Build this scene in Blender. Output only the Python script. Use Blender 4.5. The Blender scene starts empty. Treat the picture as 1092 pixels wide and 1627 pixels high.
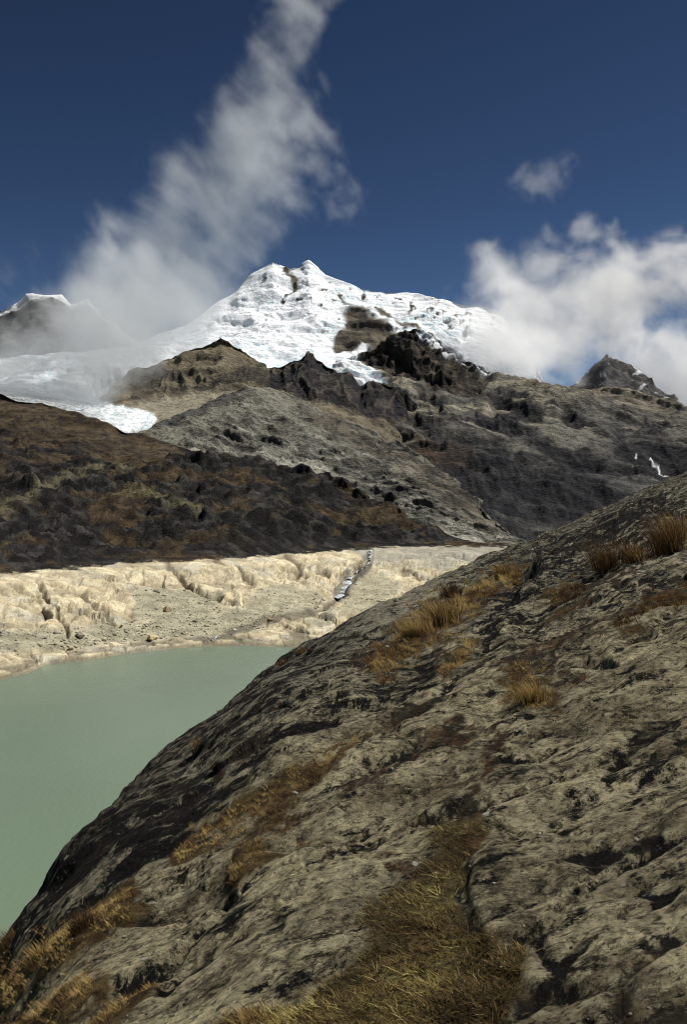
import bpy, math, random, time
import numpy as np
T0 = time.time()
PI = math.pi
scene = bpy.context.scene
COL = scene.collection
rng = np.random.default_rng(7)
random.seed(7)

# ------------------------------------------------------------------ camera, sky, sun, exposure
F = 1582.0; CX, CY = 546.0, 813.5; HOR = 785.0
PITCH = math.atan((CY - HOR) / F)                       # camera looks down about one degree
cam = bpy.data.cameras.new('camera'); cam.sensor_fit = 'VERTICAL'; cam.sensor_height = 36.0; cam.lens = 35.0
cam.clip_start = 0.1; cam.clip_end = 60000
cam_o = bpy.data.objects.new('camera', cam); COL.objects.link(cam_o)
cam_o.location = (0, 0, 0); cam_o.rotation_euler = (PI / 2 - PITCH, 0, 0)
scene.camera = cam_o

SUN_EL = math.radians(60); SUN_AZ = math.radians(80)    # azimuth clockwise from the view direction (+Y)
SUN_DIR = np.array([math.sin(SUN_AZ) * math.cos(SUN_EL), math.cos(SUN_AZ) * math.cos(SUN_EL), math.sin(SUN_EL)])
w = bpy.data.worlds.new('World'); scene.world = w; w.use_nodes = True
wn = w.node_tree.nodes; wl = w.node_tree.links
sky = wn.new('ShaderNodeTexSky'); sky.sky_type = 'NISHITA'; sky.sun_disc = False
sky.sun_elevation = SUN_EL; sky.sun_rotation = SUN_AZ
sky.altitude = 4700; sky.air_density = 0.9; sky.dust_density = 0.15; sky.ozone_density = 3.0
bg = wn['Background']; bg.inputs[1].default_value = 0.10
# slide film: the whole sky deepened evenly towards blue
s1 = wn.new('ShaderNodeVectorMath'); s1.operation = 'SCALE'; s1.inputs['Scale'].default_value = 0.06
gm_ = wn.new('ShaderNodeGamma'); gm_.inputs[1].default_value = 1.75
s2 = wn.new('ShaderNodeVectorMath'); s2.operation = 'MULTIPLY'; s2.inputs[1].default_value = (42, 31, 20.5)
wl.new(sky.outputs[0], s1.inputs[0]); wl.new(s1.outputs[0], gm_.inputs[0]); wl.new(gm_.outputs[0], s2.inputs[0]); wl.new(s2.outputs[0], bg.inputs[0])
sun = bpy.data.lights.new('sun', 'SUN'); sun.energy = 5.0; sun.angle = math.radians(0.5); sun.color = (1.0, 0.955, 0.88)
sun_o = bpy.data.objects.new('sun', sun); COL.objects.link(sun_o)
from mathutils import Vector
sun_o.rotation_euler = Vector(-SUN_DIR).to_track_quat('-Z', 'Y').to_euler()
sun_o.location = (0, 0, 300)
scene.view_settings.view_transform = 'Standard'; scene.view_settings.look = 'None'
scene.view_settings.exposure = 0.2; scene.view_settings.gamma = 1.0; scene.view_settings.use_curve_mapping = False
scene.render.engine = 'CYCLES'
cy = scene.cycles
cy.max_bounces = 5; cy.diffuse_bounces = 2; cy.glossy_bounces = 2; cy.volume_bounces = 4; cy.transparent_max_bounces = 12
cy.use_denoising = True; cy.denoising_input_passes = 'RGB_ALBEDO_NORMAL'; cy.denoising_prefilter = 'ACCURATE'; cy.filter_width = 1.05
cy.sampling_pattern = 'AUTOMATIC'; cy.sample_clamp_indirect = 3.0
cy.volume_step_rate = 2.0; cy.volume_max_steps = 256

# ------------------------------------------------------------------ maths helpers
def ray(px, py):
    """(u, v): sideways and upward slope of the sight line through a photo pixel, per metre of forward distance"""
    a = (np.asarray(px, float) - CX) / F; b = -(np.asarray(py, float) - CY) / F
    cy_, s = math.cos(PITCH), math.sin(PITCH)
    yy = cy_ + b * s; zz = -s + b * cy_
    return a / yy, zz / yy
def topix(x, y, z):
    cy_, s = math.cos(PITCH), math.sin(PITCH)
    d = y * cy_ - z * s; upv = y * s + z * cy_
    return CX + F * x / d, CY - F * upv / d
PERM = np.random.default_rng(3).permutation(4096).astype(np.int32)
GA = np.random.default_rng(4).uniform(0, 2 * PI, 4096)
GX = np.cos(GA).astype(np.float32); GY = np.sin(GA).astype(np.float32)
def gn(x, y, seed=0):
    """2-D gradient noise, about -0.7..0.7"""
    xi = np.floor(x); yi = np.floor(y)
    fx = (x - xi).astype(np.float32); fy = (y - yi).astype(np.float32)
    xi = xi.astype(np.int32); yi = yi.astype(np.int32)
    def g(ix, iy, dx, dy):
        h = PERM[(PERM[(ix + seed * 57) & 4095] + iy) & 4095]
        return GX[h] * dx + GY[h] * dy
    ux = fx * fx * fx * (fx * (fx * 6 - 15) + 10); uy = fy * fy * fy * (fy * (fy * 6 - 15) + 10)
    a = g(xi, yi, fx, fy); b = g(xi + 1, yi, fx - 1, fy)
    c = g(xi, yi + 1, fx, fy - 1); d = g(xi + 1, yi + 1, fx - 1, fy - 1)
    a = a + ux * (b - a); c = c + ux * (d - c)
    return a + uy * (c - a)
def fbm(x, y, o=4, seed=0, gain=0.5, lac=2.03):
    s = 0; a = 1.0; t = 0
    for k in range(o):
        s = s + a * gn(x, y, seed + k); t += a
        x = x * lac + 17.3; y = y * lac - 9.1; a *= gain
    return s / t * 1.5
def ridged(x, y, o=4, seed=0, gain=0.55, lac=2.07):
    """0..1, high on sharp crests"""
    s = 0; a = 1.0; t = 0; wgt = 1.0
    for k in range(o):
        n = 1 - np.abs(gn(x, y, seed + k)) * 2.2
        n = np.clip(n, 0, 1) ** 2
        s = s + a * n * wgt; t += a
        wgt = np.clip(n * 1.6, 0, 1)
        x = x * lac + 5.7; y = y * lac + 31.1; a *= gain
    return s / t
def worley(x, y, seed=0, jit=.85):
    """nearest and second nearest feature distance, and a 0..1 id and tilt of the cell"""
    xi = np.floor(x).astype(np.int32); yi = np.floor(y).astype(np.int32)
    f1 = np.full(x.shape, 9., np.float32); f2 = f1.copy(); idn = np.zeros(x.shape, np.float32); tx = idn.copy(); ty = idn.copy()
    for dx in (-1, 0, 1):
        for dy in (-1, 0, 1):
            cx_, cy_ = xi + dx, yi + dy
            h = PERM[(PERM[(cx_ + seed * 31) & 4095] + cy_) & 4095]
            px_ = cx_ + .5 + jit * .5 * GX[h]; py_ = cy_ + .5 + jit * .5 * GY[(h + 7) & 4095]
            d = np.hypot(x - px_, y - py_).astype(np.float32); m = d < f1
            f2 = np.where(m, f1, np.minimum(f2, d)); idn = np.where(m, h / 4096., idn); tx = np.where(m, x - px_, tx); ty = np.where(m, y - py_, ty); f1 = np.where(m, d, f1)
    return f1, f2, idn, tx, ty
def ss(a, b, x):
    t = np.clip((x - a) / (b - a), 0, 1)
    return t * t * (3 - 2 * t)
def mix(a, b, t):
    a = np.asarray(a, np.float32); b = np.asarray(b, np.float32)
    return a + (b - a) * t[..., None]
def sdpoly(px, py, poly):
    """signed distance to a polygon, positive inside"""
    P = np.array(poly, float); n = len(P)
    d = np.full(px.shape, 1e9, np.float32); ins = np.zeros(px.shape, bool)
    for i in range(n):
        x0, y0 = P[i]; x1, y1 = P[(i + 1) % n]
        ex, ey = x1 - x0, y1 - y0
        t = np.clip(((px - x0) * ex + (py - y0) * ey) / (ex * ex + ey * ey + 1e-9), 0, 1)
        d = np.minimum(d, np.hypot(px - x0 - t * ex, py - y0 - t * ey))
        if y0 != y1:
            c = (y0 > py) != (y1 > py)
            ins ^= c & (px < (x1 - x0) * (py - y0) / (y1 - y0) + x0)
    return np.where(ins, d, -d)
def dline(px, py, pts):
    """distance to a polyline, signed side (positive = right hand of travel) and fraction along"""
    P = np.array(pts, float)
    best = np.full(px.shape, 1e9); side = np.zeros(px.shape); fr = np.zeros(px.shape)
    seg = np.hypot(*np.diff(P, axis=0).T); cum = np.concatenate([[0], np.cumsum(seg)])
    for i in range(len(P) - 1):
        x0, y0 = P[i]; ex, ey = P[i + 1] - P[i]
        t = np.clip(((px - x0) * ex + (py - y0) * ey) / (ex * ex + ey * ey + 1e-9), 0, 1)
        rx = px - x0 - t * ex; ry = py - y0 - t * ey
        d = np.hypot(rx, ry); m = d < best
        best = np.where(m, d, best); side = np.where(m, np.sign(ex * -ry + ey * rx), side)
        fr = np.where(m, (cum[i] + t * seg[i]) / cum[-1], fr)
    return best, side, fr
def gsmooth(a, sig, axis=-1):
    r = int(sig * 3) + 1; k = np.exp(-0.5 * (np.arange(-r, r + 1) / sig) ** 2); k /= k.sum()
    pad = [(0, 0)] * a.ndim; pad[axis] = (r, r)
    b = np.pad(a, pad, mode='edge')
    return np.apply_along_axis(lambda m: np.convolve(m, k, 'valid'), axis, b)

# ------------------------------------------------------------------ mesh helpers
def setprops(o, label=None, cat=None, group=None, kind=None):
    if label: o['label'] = label
    if cat: o['category'] = cat
    if group: o['group'] = group
    if kind: o['kind'] = kind
    return o
def mesh_from(name, V, Q, mats, col=None, smooth=True, attrs=None):
    """V (n,3), Q (m,k) faces of equal size"""
    me = bpy.data.meshes.new(name)
    V = np.asarray(V, np.float32); Q = np.asarray(Q, np.int32); k = Q.shape[1]
    me.vertices.add(len(V)); me.vertices.foreach_set('co', V.ravel())
    me.loops.add(Q.size); me.loops.foreach_set('vertex_index', Q.ravel())
    me.polygons.add(len(Q)); me.polygons.foreach_set('loop_start', np.arange(0, Q.size, k, dtype=np.int32))
    if smooth: me.polygons.foreach_set('use_smooth', np.ones(len(Q), bool))
    me.update(calc_edges=True)
    if col is not None:
        a = me.color_attributes.new('col', 'FLOAT_COLOR', 'POINT')
        c = np.ones((len(V), 4), np.float32); c[:, :3] = np.clip(col, 0.002, 1)
        a.data.foreach_set('color', c.ravel())
    for m in mats: me.materials.append(m)
    return me
def link(name, me, parent=None, loc=None):
    o = bpy.data.objects.new(name, me); COL.objects.link(o)
    if parent is not None: o.parent = parent
    if loc is not None: o.location = loc
    return o
def grid_quads(nr, nc):
    i = np.arange(nr * nc, dtype=np.int32).reshape(nr, nc)
    return np.stack([i[:-1, :-1], i[:-1, 1:], i[1:, 1:], i[1:, :-1]], -1).reshape(-1, 4)
def submesh(name, V, Q, col, sel, mats):
    q = Q[sel]; used, inv = np.unique(q.ravel(), return_inverse=True)
    return mesh_from(name, V[used], inv.reshape(q.shape), mats, col[used])
def normals(P):
    du = np.gradient(P, axis=1); dv = np.gradient(P, axis=0)
    n = np.cross(du, dv); n /= np.linalg.norm(n, axis=-1, keepdims=True) + 1e-9
    return np.where(n[..., 2:3] < 0, -n, n)

# ------------------------------------------------------------------ materials
def new_mat(name):
    m = bpy.data.materials.new(name); m.use_nodes = True
    return m, m.node_tree.nodes, m.node_tree.links, m.node_tree.nodes['Principled BSDF']
def terrain_mat(name, scale, bump, rough=0.9, var=0.35, spec=0.06, stretch=(1, 1, 1), rot=(0, 0, 0), fine=4.0, speck=None):
    """vertex colour = kind of ground; two noises give grain and relief below the mesh's own resolution"""
    m, N, L, p = new_mat(name)
    at = N.new('ShaderNodeAttribute'); at.attribute_name = 'col'
    tc = N.new('ShaderNodeTexCoord'); mp = N.new('ShaderNodeMapping')
    mp.inputs['Scale'].default_value = stretch; mp.inputs['Rotation'].default_value = rot
    L.new(tc.outputs['Object'], mp.inputs[0])
    n1 = N.new('ShaderNodeTexNoise'); n1.inputs['Scale'].default_value = scale; n1.inputs['Detail'].default_value = 6; n1.inputs['Roughness'].default_value = 0.68
    n2 = N.new('ShaderNodeTexNoise'); n2.inputs['Scale'].default_value = scale * fine; n2.inputs['Detail'].default_value = 5; n2.inputs['Roughness'].default_value = 0.7
    L.new(mp.outputs[0], n1.inputs[0]); L.new(mp.outputs[0], n2.inputs[0])
    mr = N.new('ShaderNodeMapRange'); mr.inputs[1].default_value = 0.3; mr.inputs[2].default_value = 0.7
    mr.inputs[3].default_value = 1 - var; mr.inputs[4].default_value = 1 + var
    mx = N.new('ShaderNodeMath'); mx.operation = 'ADD'
    h1 = N.new('ShaderNodeMath'); h1.operation = 'MULTIPLY'; h1.inputs[1].default_value = 0.5
    h2 = N.new('ShaderNodeMath'); h2.operation = 'MULTIPLY'; h2.inputs[1].default_value = 0.5
    L.new(n1.outputs[0], h1.inputs[0]); L.new(n2.outputs[0], h2.inputs[0]); L.new(h1.outputs[0], mx.inputs[0]); L.new(h2.outputs[0], mx.inputs[1])
    L.new(mx.outputs[0], mr.inputs[0])
    mul = N.new('ShaderNodeVectorMath'); mul.operation = 'SCALE'
    L.new(at.outputs['Color'], mul.inputs[0]); L.new(mr.outputs[0], mul.inputs['Scale']); L.new(mul.outputs[0], p.inputs['Base Color'])
    if speck:
        n3 = N.new('ShaderNodeTexNoise'); n3.inputs['Scale'].default_value = scale * speck[0]; n3.inputs['Detail'].default_value = 9; n3.inputs['Roughness'].default_value = 0.72; n3.inputs['Distortion'].default_value = .4
        L.new(mp.outputs[0], n3.inputs[0])
        m3 = N.new('ShaderNodeMapRange'); m3.inputs[1].default_value = speck[1]; m3.inputs[2].default_value = speck[1] + .07; m3.inputs[3].default_value = 0; m3.inputs[4].default_value = speck[2]
        L.new(n3.outputs[0], m3.inputs[0])
        x3 = N.new('ShaderNodeMix'); x3.data_type = 'RGBA'; L.new(m3.outputs[0], x3.inputs[0]); L.new(mul.outputs[0], x3.inputs[6]); x3.inputs[7].default_value = (*speck[3], 1)
        L.new(x3.outputs[2], p.inputs['Base Color'])
    b = N.new('ShaderNodeBump'); b.inputs['Strength'].default_value = 1.0; b.inputs['Distance'].default_value = bump
    L.new(mx.outputs[0], b.inputs['Height']); L.new(b.outputs[0], p.inputs['Normal'])
    p.inputs['Roughness'].default_value = rough; p.inputs['Specular IOR Level'].default_value = spec
    return m

M_far = terrain_mat('far_rock', 0.03, 16.0, var=0.45, stretch=(1, .7, 1.5), rot=(0, .5, 0), speck=(.8, .55, .7, (.03, .029, .03)))
M_snow = terrain_mat('glacier_snow', 0.022, 10.0, rough=0.7, var=0.06, spec=0.3, stretch=(1, .8, 1.5), speck=(1.3, .575, .55, (.42, .62, .70)))
M_hill = terrain_mat('heath_hill', 0.16, 4.0, var=0.6, stretch=(1, 1, 1.4), speck=(.6, .52, .8, (.022, .021, .022)))
M_shore = terrain_mat('pale_shore', 0.3, 1.1, var=0.30, speck=(.5, .60, .5, (.14, .12, .08)))
M_chip = terrain_mat('stone_chip', 9.0, 0.03, var=0.5, spec=0.25, fine=5.0)
def lichen_rock():
    m, N, L, p = new_mat('lichen_rock')
    p.inputs['Roughness'].default_value = .95; p.inputs['Specular IOR Level'].default_value = .05
    at = N.new('ShaderNodeAttribute'); at.attribute_name = 'col'
    ta = N.new('ShaderNodeAttribute'); ta.attribute_name = 'lichen'
    tc = N.new('ShaderNodeTexCoord')
    mp = N.new('ShaderNodeMapping'); mp.vector_type = 'TEXTURE'; mp.inputs['Rotation'].default_value = (0, math.radians(-28), math.radians(18)); mp.inputs['Scale'].default_value = (1.7, 1, .9)
    L.new(tc.outputs['Object'], mp.inputs[0])
    def noise(scale, det, rough, src=mp, off=0, dist=0.0):
        n = N.new('ShaderNodeTexNoise'); n.noise_dimensions = '4D'; n.inputs['W'].default_value = off
        n.inputs['Scale'].default_value = scale; n.inputs['Detail'].default_value = det; n.inputs['Roughness'].default_value = rough; n.inputs['Distortion'].default_value = dist
        L.new(src.outputs[0] if src is mp else tc.outputs['Object'], n.inputs['Vector']); return n.outputs[0]
    def ramp(v, a, b, lo=0.0, hi=1.0):
        r = N.new('ShaderNodeMapRange'); L.new(v, r.inputs[0]); r.inputs[1].default_value = a; r.inputs[2].default_value = b; r.inputs[3].default_value = lo; r.inputs[4].default_value = hi; return r.outputs[0]
    def mth(op, a, b):
        n = N.new('ShaderNodeMath'); n.operation = op
        for i, q in enumerate((a, b)):
            if isinstance(q, (int, float)): n.inputs[i].default_value = q
            else: L.new(q, n.inputs[i])
        return n.outputs[0]
    def mixc(fac, a, b):
        x = N.new('ShaderNodeMix'); x.data_type = 'RGBA'; L.new(fac, x.inputs[0])
        for i, q in ((6, a), (7, b)):
            if isinstance(q, tuple): x.inputs[i].default_value = (*q, 1)
            else: L.new(q, x.inputs[i])
        return x.outputs[2]
    g = noise(14, 6, .7, None, 1); f = noise(6, 10, .82, mp, 2, .3); f2 = noise(13, 9, .84, mp, 3, .2); f4 = noise(24, 8, .85, mp, 5, .4); f3 = noise(45, 4, .7, None, 4)
    v = N.new('ShaderNodeVectorMath'); v.operation = 'SCALE'; L.new(at.outputs['Color'], v.inputs[0]); L.new(ramp(mth('ADD', mth('MULTIPLY', g, .6), mth('MULTIPLY', f3, .4)), .38, .62, .25, 1.8), v.inputs['Scale'])
    sep = N.new('ShaderNodeSeparateColor'); L.new(ta.outputs['Color'], sep.inputs[0])
    pale = mth('MULTIPLY', ramp(f2, .53, .57), sep.outputs[1])
    c = mixc(pale, v.outputs[0], (.52, .49, .32))
    black = mth('MULTIPLY', ramp(mth('ADD', f, mth('MULTIPLY', sep.outputs[0], .26)), .60, .645), sep.outputs[2])
    c = mixc(black, c, (.012, .012, .012))
    fine = mth('MULTIPLY', ramp(mth('ADD', f4, mth('MULTIPLY', sep.outputs[0], .08)), .545, .58), mth('MULTIPLY', sep.outputs[2], .85))
    c = mixc(fine, c, (.025, .023, .02))
    f5 = noise(17, 9, .86, mp, 8, .3)
    c = mixc(mth('MULTIPLY', ramp(f5, .585, .625), mth('MULTIPLY', sep.outputs[2], .8)), c, (.42, .42, .36))
    def cracks(scale, w_, off):
        wv = N.new('ShaderNodeTexNoise'); wv.inputs['Scale'].default_value = scale * 1.3; wv.inputs['Detail'].default_value = 6; wv.inputs['Roughness'].default_value = .65; L.new(mp.outputs[0], wv.inputs['Vector'])
        w1 = N.new('ShaderNodeVectorMath'); w1.operation = 'MULTIPLY_ADD'; L.new(wv.outputs['Color'], w1.inputs[0]); w1.inputs[1].default_value = (.9 / scale,) * 3; L.new(mp.outputs[0], w1.inputs[2])
        w2 = N.new('ShaderNodeVectorMath'); w2.operation = 'ADD'; L.new(w1.outputs[0], w2.inputs[0]); w2.inputs[1].default_value = (off, off, off)
        vo = N.new('ShaderNodeTexVoronoi'); vo.feature = 'DISTANCE_TO_EDGE'; vo.inputs['Scale'].default_value = scale; L.new(w2.outputs[0], vo.inputs['Vector'])
        return ramp(vo.outputs['Distance'], 0.0, w_, 1.0, 0.0)
    k1 = mth('MULTIPLY', cracks(1.5, .045, 3.0), ramp(f2, .44, .52)); k2 = mth('MULTIPLY', cracks(5.5, .06, 8.0), ramp(f, .48, .56))
    crk = mth('MULTIPLY', mth('MAXIMUM', k1, k2), sep.outputs[2])
    c = mixc(mth('MULTIPLY', crk, .85), c, (.02, .016, .012))
    L.new(c, p.inputs['Base Color'])
    h = mth('ADD', mth('MULTIPLY', crk, -.45), mth('ADD', mth('MULTIPLY', g, .55), mth('ADD', mth('MULTIPLY', f, 1.2), mth('ADD', mth('MULTIPLY', f3, .16), mth('MULTIPLY', fine, -.12)))))
    b = N.new('ShaderNodeBump'); b.inputs['Distance'].default_value = .14; L.new(h, b.inputs['Height']); L.new(b.outputs[0], p.inputs['Normal'])
    return m
M_fore = lichen_rock()

# ------------------------------------------------------------------ terrain sheets lofted between ridge lines
def columns(a=-30, b=1122, step=1.5, lo=-420, hi=1500):
    return np.concatenate([np.linspace(lo, a, 40, endpoint=False), np.arange(a, b, step), np.linspace(b, hi, 40)])
def loft(guides, cols, rows, back=(700, 900), smooth=2.0, backrows=14):
    """guides bottom to top: polylines (px, py, distance). Returns points, their photo pixel columns and rows"""
    G = []
    for g in guides:
        g = np.array(g, float)
        G.append((np.interp(cols, g[:, 0], g[:, 1]), np.interp(cols, g[:, 0], g[:, 2])))
    PYs, DS = [], []
    for k in range(len(G) - 1):
        t = np.linspace(0, 1, rows[k], endpoint=False)[:, None]
        PYs.append(G[k][0] * (1 - t) + G[k + 1][0] * t); DS.append(G[k][1] * (1 - t) + G[k + 1][1] * t)
    PYs.append(G[-1][0][None]); DS.append(G[-1][1][None])
    PY = np.concatenate(PYs); D = np.concatenate(DS)
    D = gsmooth(D, 8, 0); D = gsmooth(D, 5, 1)
    PX = np.broadcast_to(cols, PY.shape).copy()
    u, v = ray(PX, PY)
    P = np.stack([u * D, D, v * D], -1)
    last = P[-1]
    r = np.linspace(0, 1, backrows + 1)[1:, None, None]
    bk = last[None] + np.concatenate([0 * r, back[0] * r, -back[1] * r ** 1.3], -1)
    P = np.concatenate([P, bk]); PX = np.concatenate([PX, np.repeat(PX[-1:], backrows, 0)]); PY = np.concatenate([PY, np.repeat(PY[-1:], backrows, 0)])
    return P, PX, PY
def frame_noise_coords(P, ang, L1, L2):
    """coordinates turned in the slope so that features run along the angle (degrees down to the right)"""
    x = P[..., 0]; s = P[..., 2] + 0.55 * P[..., 1]
    c, sn = math.cos(math.radians(ang)), math.sin(math.radians(ang))
    return (x * c - s * sn) / L1, (x * sn + s * c) / L2

# ---- main snow mountain
def gneg(l): return l
cols = columns(-20, 856, 2.0, -420, 868)
gM = [
 [(-420,700,3000),(0,680,3000),(200,670,3100),(400,650,3300),(600,640,3400),(800,660,3400),(868,690,3400)],
 [(-420,640,3300),(0,620,3350),(200,600,3450),(400,590,3600),(600,600,3650),(800,625,3650),(868,660,3600)],
 [(-420,600,3700),(0,570,3700),(250,550,3800),(400,520,3900),(520,510,3950),(650,520,3950),(800,580,3850),(868,635,3750)],
 [(-420,575,4100),(0,580,4100),(100,566,4100),(200,548,4100),(300,514,4200),(340,486,4250),(365,470,4280),(380,450,4300),(400,436,4300),(420,424,4300),(426,419,4300),(434,415,4300),(447,422,4300),(460,427,4300),(474,424,4300),(483,419,4300),(490,416,4300),(503,426,4300),(517,438,4300),(545,447,4280),(575,459,4250),(620,465,4250),(660,467,4250),(690,473,4200),(712,478,4200),(740,484,4200),(785,489,4150),(800,500,4100),(830,548,4000),(868,608,3850)]]
P, PX, PY = loft(gM, cols, (20, 60, 95))
nrm = normals(P)
X, Z = P[..., 0], P[..., 2] + .55 * P[..., 1]
wx = PX + 14 * fbm(PX / 34, PY / 26, 4, 11); wy = PY + 14 * fbm(PX / 34, PY / 26, 4, 15)
rockm = np.maximum.reduce([
    ss(-4, 5, sdpoly(wx, wy, [(548,492),(566,486),(600,505),(628,522),(640,545),(600,560),(575,548),(560,560),(535,552),(520,542),(545,520)])),
    ss(7, 2, dline(wx, wy, [(455,430),(467,447),(461,460),(452,470)])[0]),
    ss(3, .5, dline(wx, wy, [(470,426),(480,423)])[0]),
    ss(6, 1, dline(wx, wy, [(536,470),(562,486),(600,494),(640,512),(690,540),(740,568),(800,590)])[0]),
    ss(.12, .26, fbm(PX / 12, PY / 9, 3, 19)) * ss(-8, 6, sdpoly(wx, wy, [(640,482),(690,486),(748,496),(745,545),(722,542),(690,515),(650,500)])),
    ss(.0, .2, fbm(PX / 12, PY / 9, 3, 23)) * ss(-10, 10, sdpoly(wx, wy, [(140,600),(200,585),(215,600),(210,650),(150,650)])),
    ss(.36, .44, fbm(PX / 13, PY / 8, 4, 29)) * ss(560, 500, PY) * ss(380, 430, PX)])
snowm = 1 - rockm
ser = ridged(X / 120, Z / 60, 4, 31)
big = fbm(X / 700, Z / 500, 4, 37)
a1, a2 = frame_noise_coords(P, 35, 260, 150)
rk = ridged(a1, a2, 5, 41)
cv = ridged(X / 150 + .8 * fbm(X / 300, Z / 200, 3, 38), Z / 85 + .7 * fbm(X / 160, Z / 160, 3, 36), 5, 31)
disp = 55 * big + 34 * fbm(X / 190, Z / 130, 3, 39) + snowm * (-7 * ss(.35, .9, cv) + 6 * fbm(X / 30, Z / 20, 4, 43)) + rockm * (30 * rk - 16)
disp = disp * (.5 + .5 * ss(0, 30, PY - np.interp(PX, [g[0] for g in gM[-1]], [g[1] for g in gM[-1]])))
edge = np.ones_like(disp)
P = P + nrm * (disp * edge)[..., None] 
ice = ss(.45, .75, ridged(X / 60, Z / 40, 4, 47)) * ss(.0, .3, fbm(X / 400, Z / 250, 3, 49) + ss(500, 580, PY) * .35)
cs = mix((.87, .90, .94), (.46, .70, .79), ice * .85)
cs = mix(cs, (.76, .82, .86), ss(.1, .4, fbm(X / 60, Z / 40, 4, 52)) * .5)
cr = mix((.075, .066, .055), (.20, .175, .135), ss(-.2, .3, fbm(a1 * 2, a2 * 2, 4, 53)))
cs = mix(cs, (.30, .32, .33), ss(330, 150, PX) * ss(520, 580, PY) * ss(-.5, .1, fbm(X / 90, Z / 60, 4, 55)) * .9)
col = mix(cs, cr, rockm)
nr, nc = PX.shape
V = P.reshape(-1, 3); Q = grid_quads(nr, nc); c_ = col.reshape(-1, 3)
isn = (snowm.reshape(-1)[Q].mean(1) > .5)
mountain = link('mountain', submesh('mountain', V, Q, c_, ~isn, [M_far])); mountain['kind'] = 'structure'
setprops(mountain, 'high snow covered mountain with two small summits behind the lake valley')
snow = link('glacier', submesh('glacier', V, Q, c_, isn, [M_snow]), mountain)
print('mountain', time.time() - T0)

# ---- distant peaks at the left and right of it
def far_peak(name, label, lo, hi, crest, D, depth_px, rocky, seed, snowline, amp):
    cols = np.arange(lo, hi, 2.0)
    crest = [(a, b, D) for a, b in crest]
    bot = [(a, b + depth_px, D * .72) for a, b, _ in crest]
    P, PX, PY = loft([bot, crest], cols, (90,), back=(900, 1200))
    n = normals(P); X, Z = P[..., 0], P[..., 2] + .55 * P[..., 1]
    r = ridged(X / 330, Z / 260, 5, seed)
    P = P + n * ((r - .4) * amp)[..., None]
    h = np.interp(PX, [c[0] for c in crest], [c[1] for c in crest])
    up = PY - h
    sm = ss(0.06, -0.02, up / depth_px - snowline + fbm(PX / 18, PY / 12, 4, seed + 3) * .12)
    sm = np.maximum(sm, ss(.30, .4, fbm(PX / 16, PY / 10, 4, seed + 9)) * (1 - rocky))
    if rocky > .5: sm = sm * ss(.10, .0, up / depth_px)
    c = mix((.045, .045, .05), (.12, .115, .11), ss(-.2, .3, fbm(X / 60, Z / 40, 4, seed + 5)))
    c = mix(c, (.85, .87, .9), sm)
    V = P.reshape(-1, 3); Q = grid_quads(*PX.shape); c = c.reshape(-1, 3); isn = sm.reshape(-1)[Q].mean(1) > .5
    o = link(name, submesh(name, V, Q, c, ~isn, [M_far])); o['kind'] = 'structure'; o['label'] = label
    if isn.any(): link('snow_cap', submesh('snow_cap', V, Q, c, isn, [M_snow]), o)
far_peak('mountain_peak', 'distant rocky peak with a snow cap at the left behind mist', -420, 330,
    [(-420,600),(-200,540),(-60,505),(0,490),(28,480),(50,466),(75,467),(98,469),(112,482),(138,477),(160,500),(250,560),(330,600)], 5300, 170, .6, 61, .07, 45)
far_peak('mountain_peak', 'distant dark rocky peak at the right rising out of cloud', 820, 1400,
    [(820,670),(880,630),(920,608),(942,592),(953,572),(964,560),(972,566),(985,577),(1000,583),(1020,598),(1045,618),(1070,632),(1092,645),(1400,720)], 4500, 130, .45, 71, -.3, 60)

# ---- right-hand mountainside with dark cliffs
cols = columns(430, 1122, 1.7, 380, 1500)
gC = [
 [(380,800,1700),(600,820,1600),(700,880,1500),(850,895,1450),(1000,880,1450),(1500,820,1500)],
 [(380,740,2000),(600,760,1900),(700,800,1750),(850,820,1700),(1092,790,1750),(1500,790,1750)],
 [(380,700,2300),(600,690,2350),(700,710,2150),(850,720,2100),(1092,720,2150),(1500,740,2100)],
 [(380,660,2500),(600,615,2800),(650,606,2800),(720,612,2700),(780,630,2600),(850,660,2450),(950,675,2450),(1092,690,2450),(1500,720,2400)],
 [(380,650,2600),(480,620,2800),(560,560,2950),(590,548,3000),(620,534,3000),(640,524,3000),(656,519,3000),(675,527,3000),(700,543,3000),(722,557,3000),(742,566,3000),(770,580,2950),(800,592,2900),(830,600,2880),(862,606,2850),(910,615,2800),(950,621,2780),(1000,626,2750),(1050,638,2700),(1092,648,2680),(1500,705,2600)]]
P, PX, PY = loft(gC, cols, (45, 65, 60, 65))
nrm = normals(P); X, Z = P[..., 0], P[..., 2] + .55 * P[..., 1]
wx = PX + 22 * fbm(PX / 40, PY / 26, 4, 111); wy = PY + 16 * fbm(PX / 40, PY / 26, 4, 115)
cl = [ [(575,550),(650,516),(700,540),(745,565),(785,590),(782,618),(740,612),(700,606),(640,602),(600,584)],
 [(772,602),(805,612),(860,640),(872,662),(830,668),(790,650)],
 [(662,618),(690,612),(712,625),(705,648),(672,642)],
 [(742,650),(800,642),(852,682),(842,702),(780,684)],
 [(700,755),(720,730),(800,712),(880,735),(960,765),(990,790),(940,835),(840,832),(760,800)],
 [(970,680),(1030,690),(1100,712),(1100,755),(1040,750),(990,725)],
 [(640,672),(690,665),(720,690),(800,700),(830,720),(740,716),(660,700)],
 [(860,690),(930,705),(960,740),(900,745),(860,720)],
 [(880,640),(930,660),(960,690),(900,680)] ]
cliff = np.zeros_like(PX)
for k, pl in enumerate(cl):
    s_ = sdpoly(wx, wy, pl)
    cliff = np.maximum(cliff, ss(-5, 7, s_) * (1.0 if k < 4 else .9))
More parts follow.
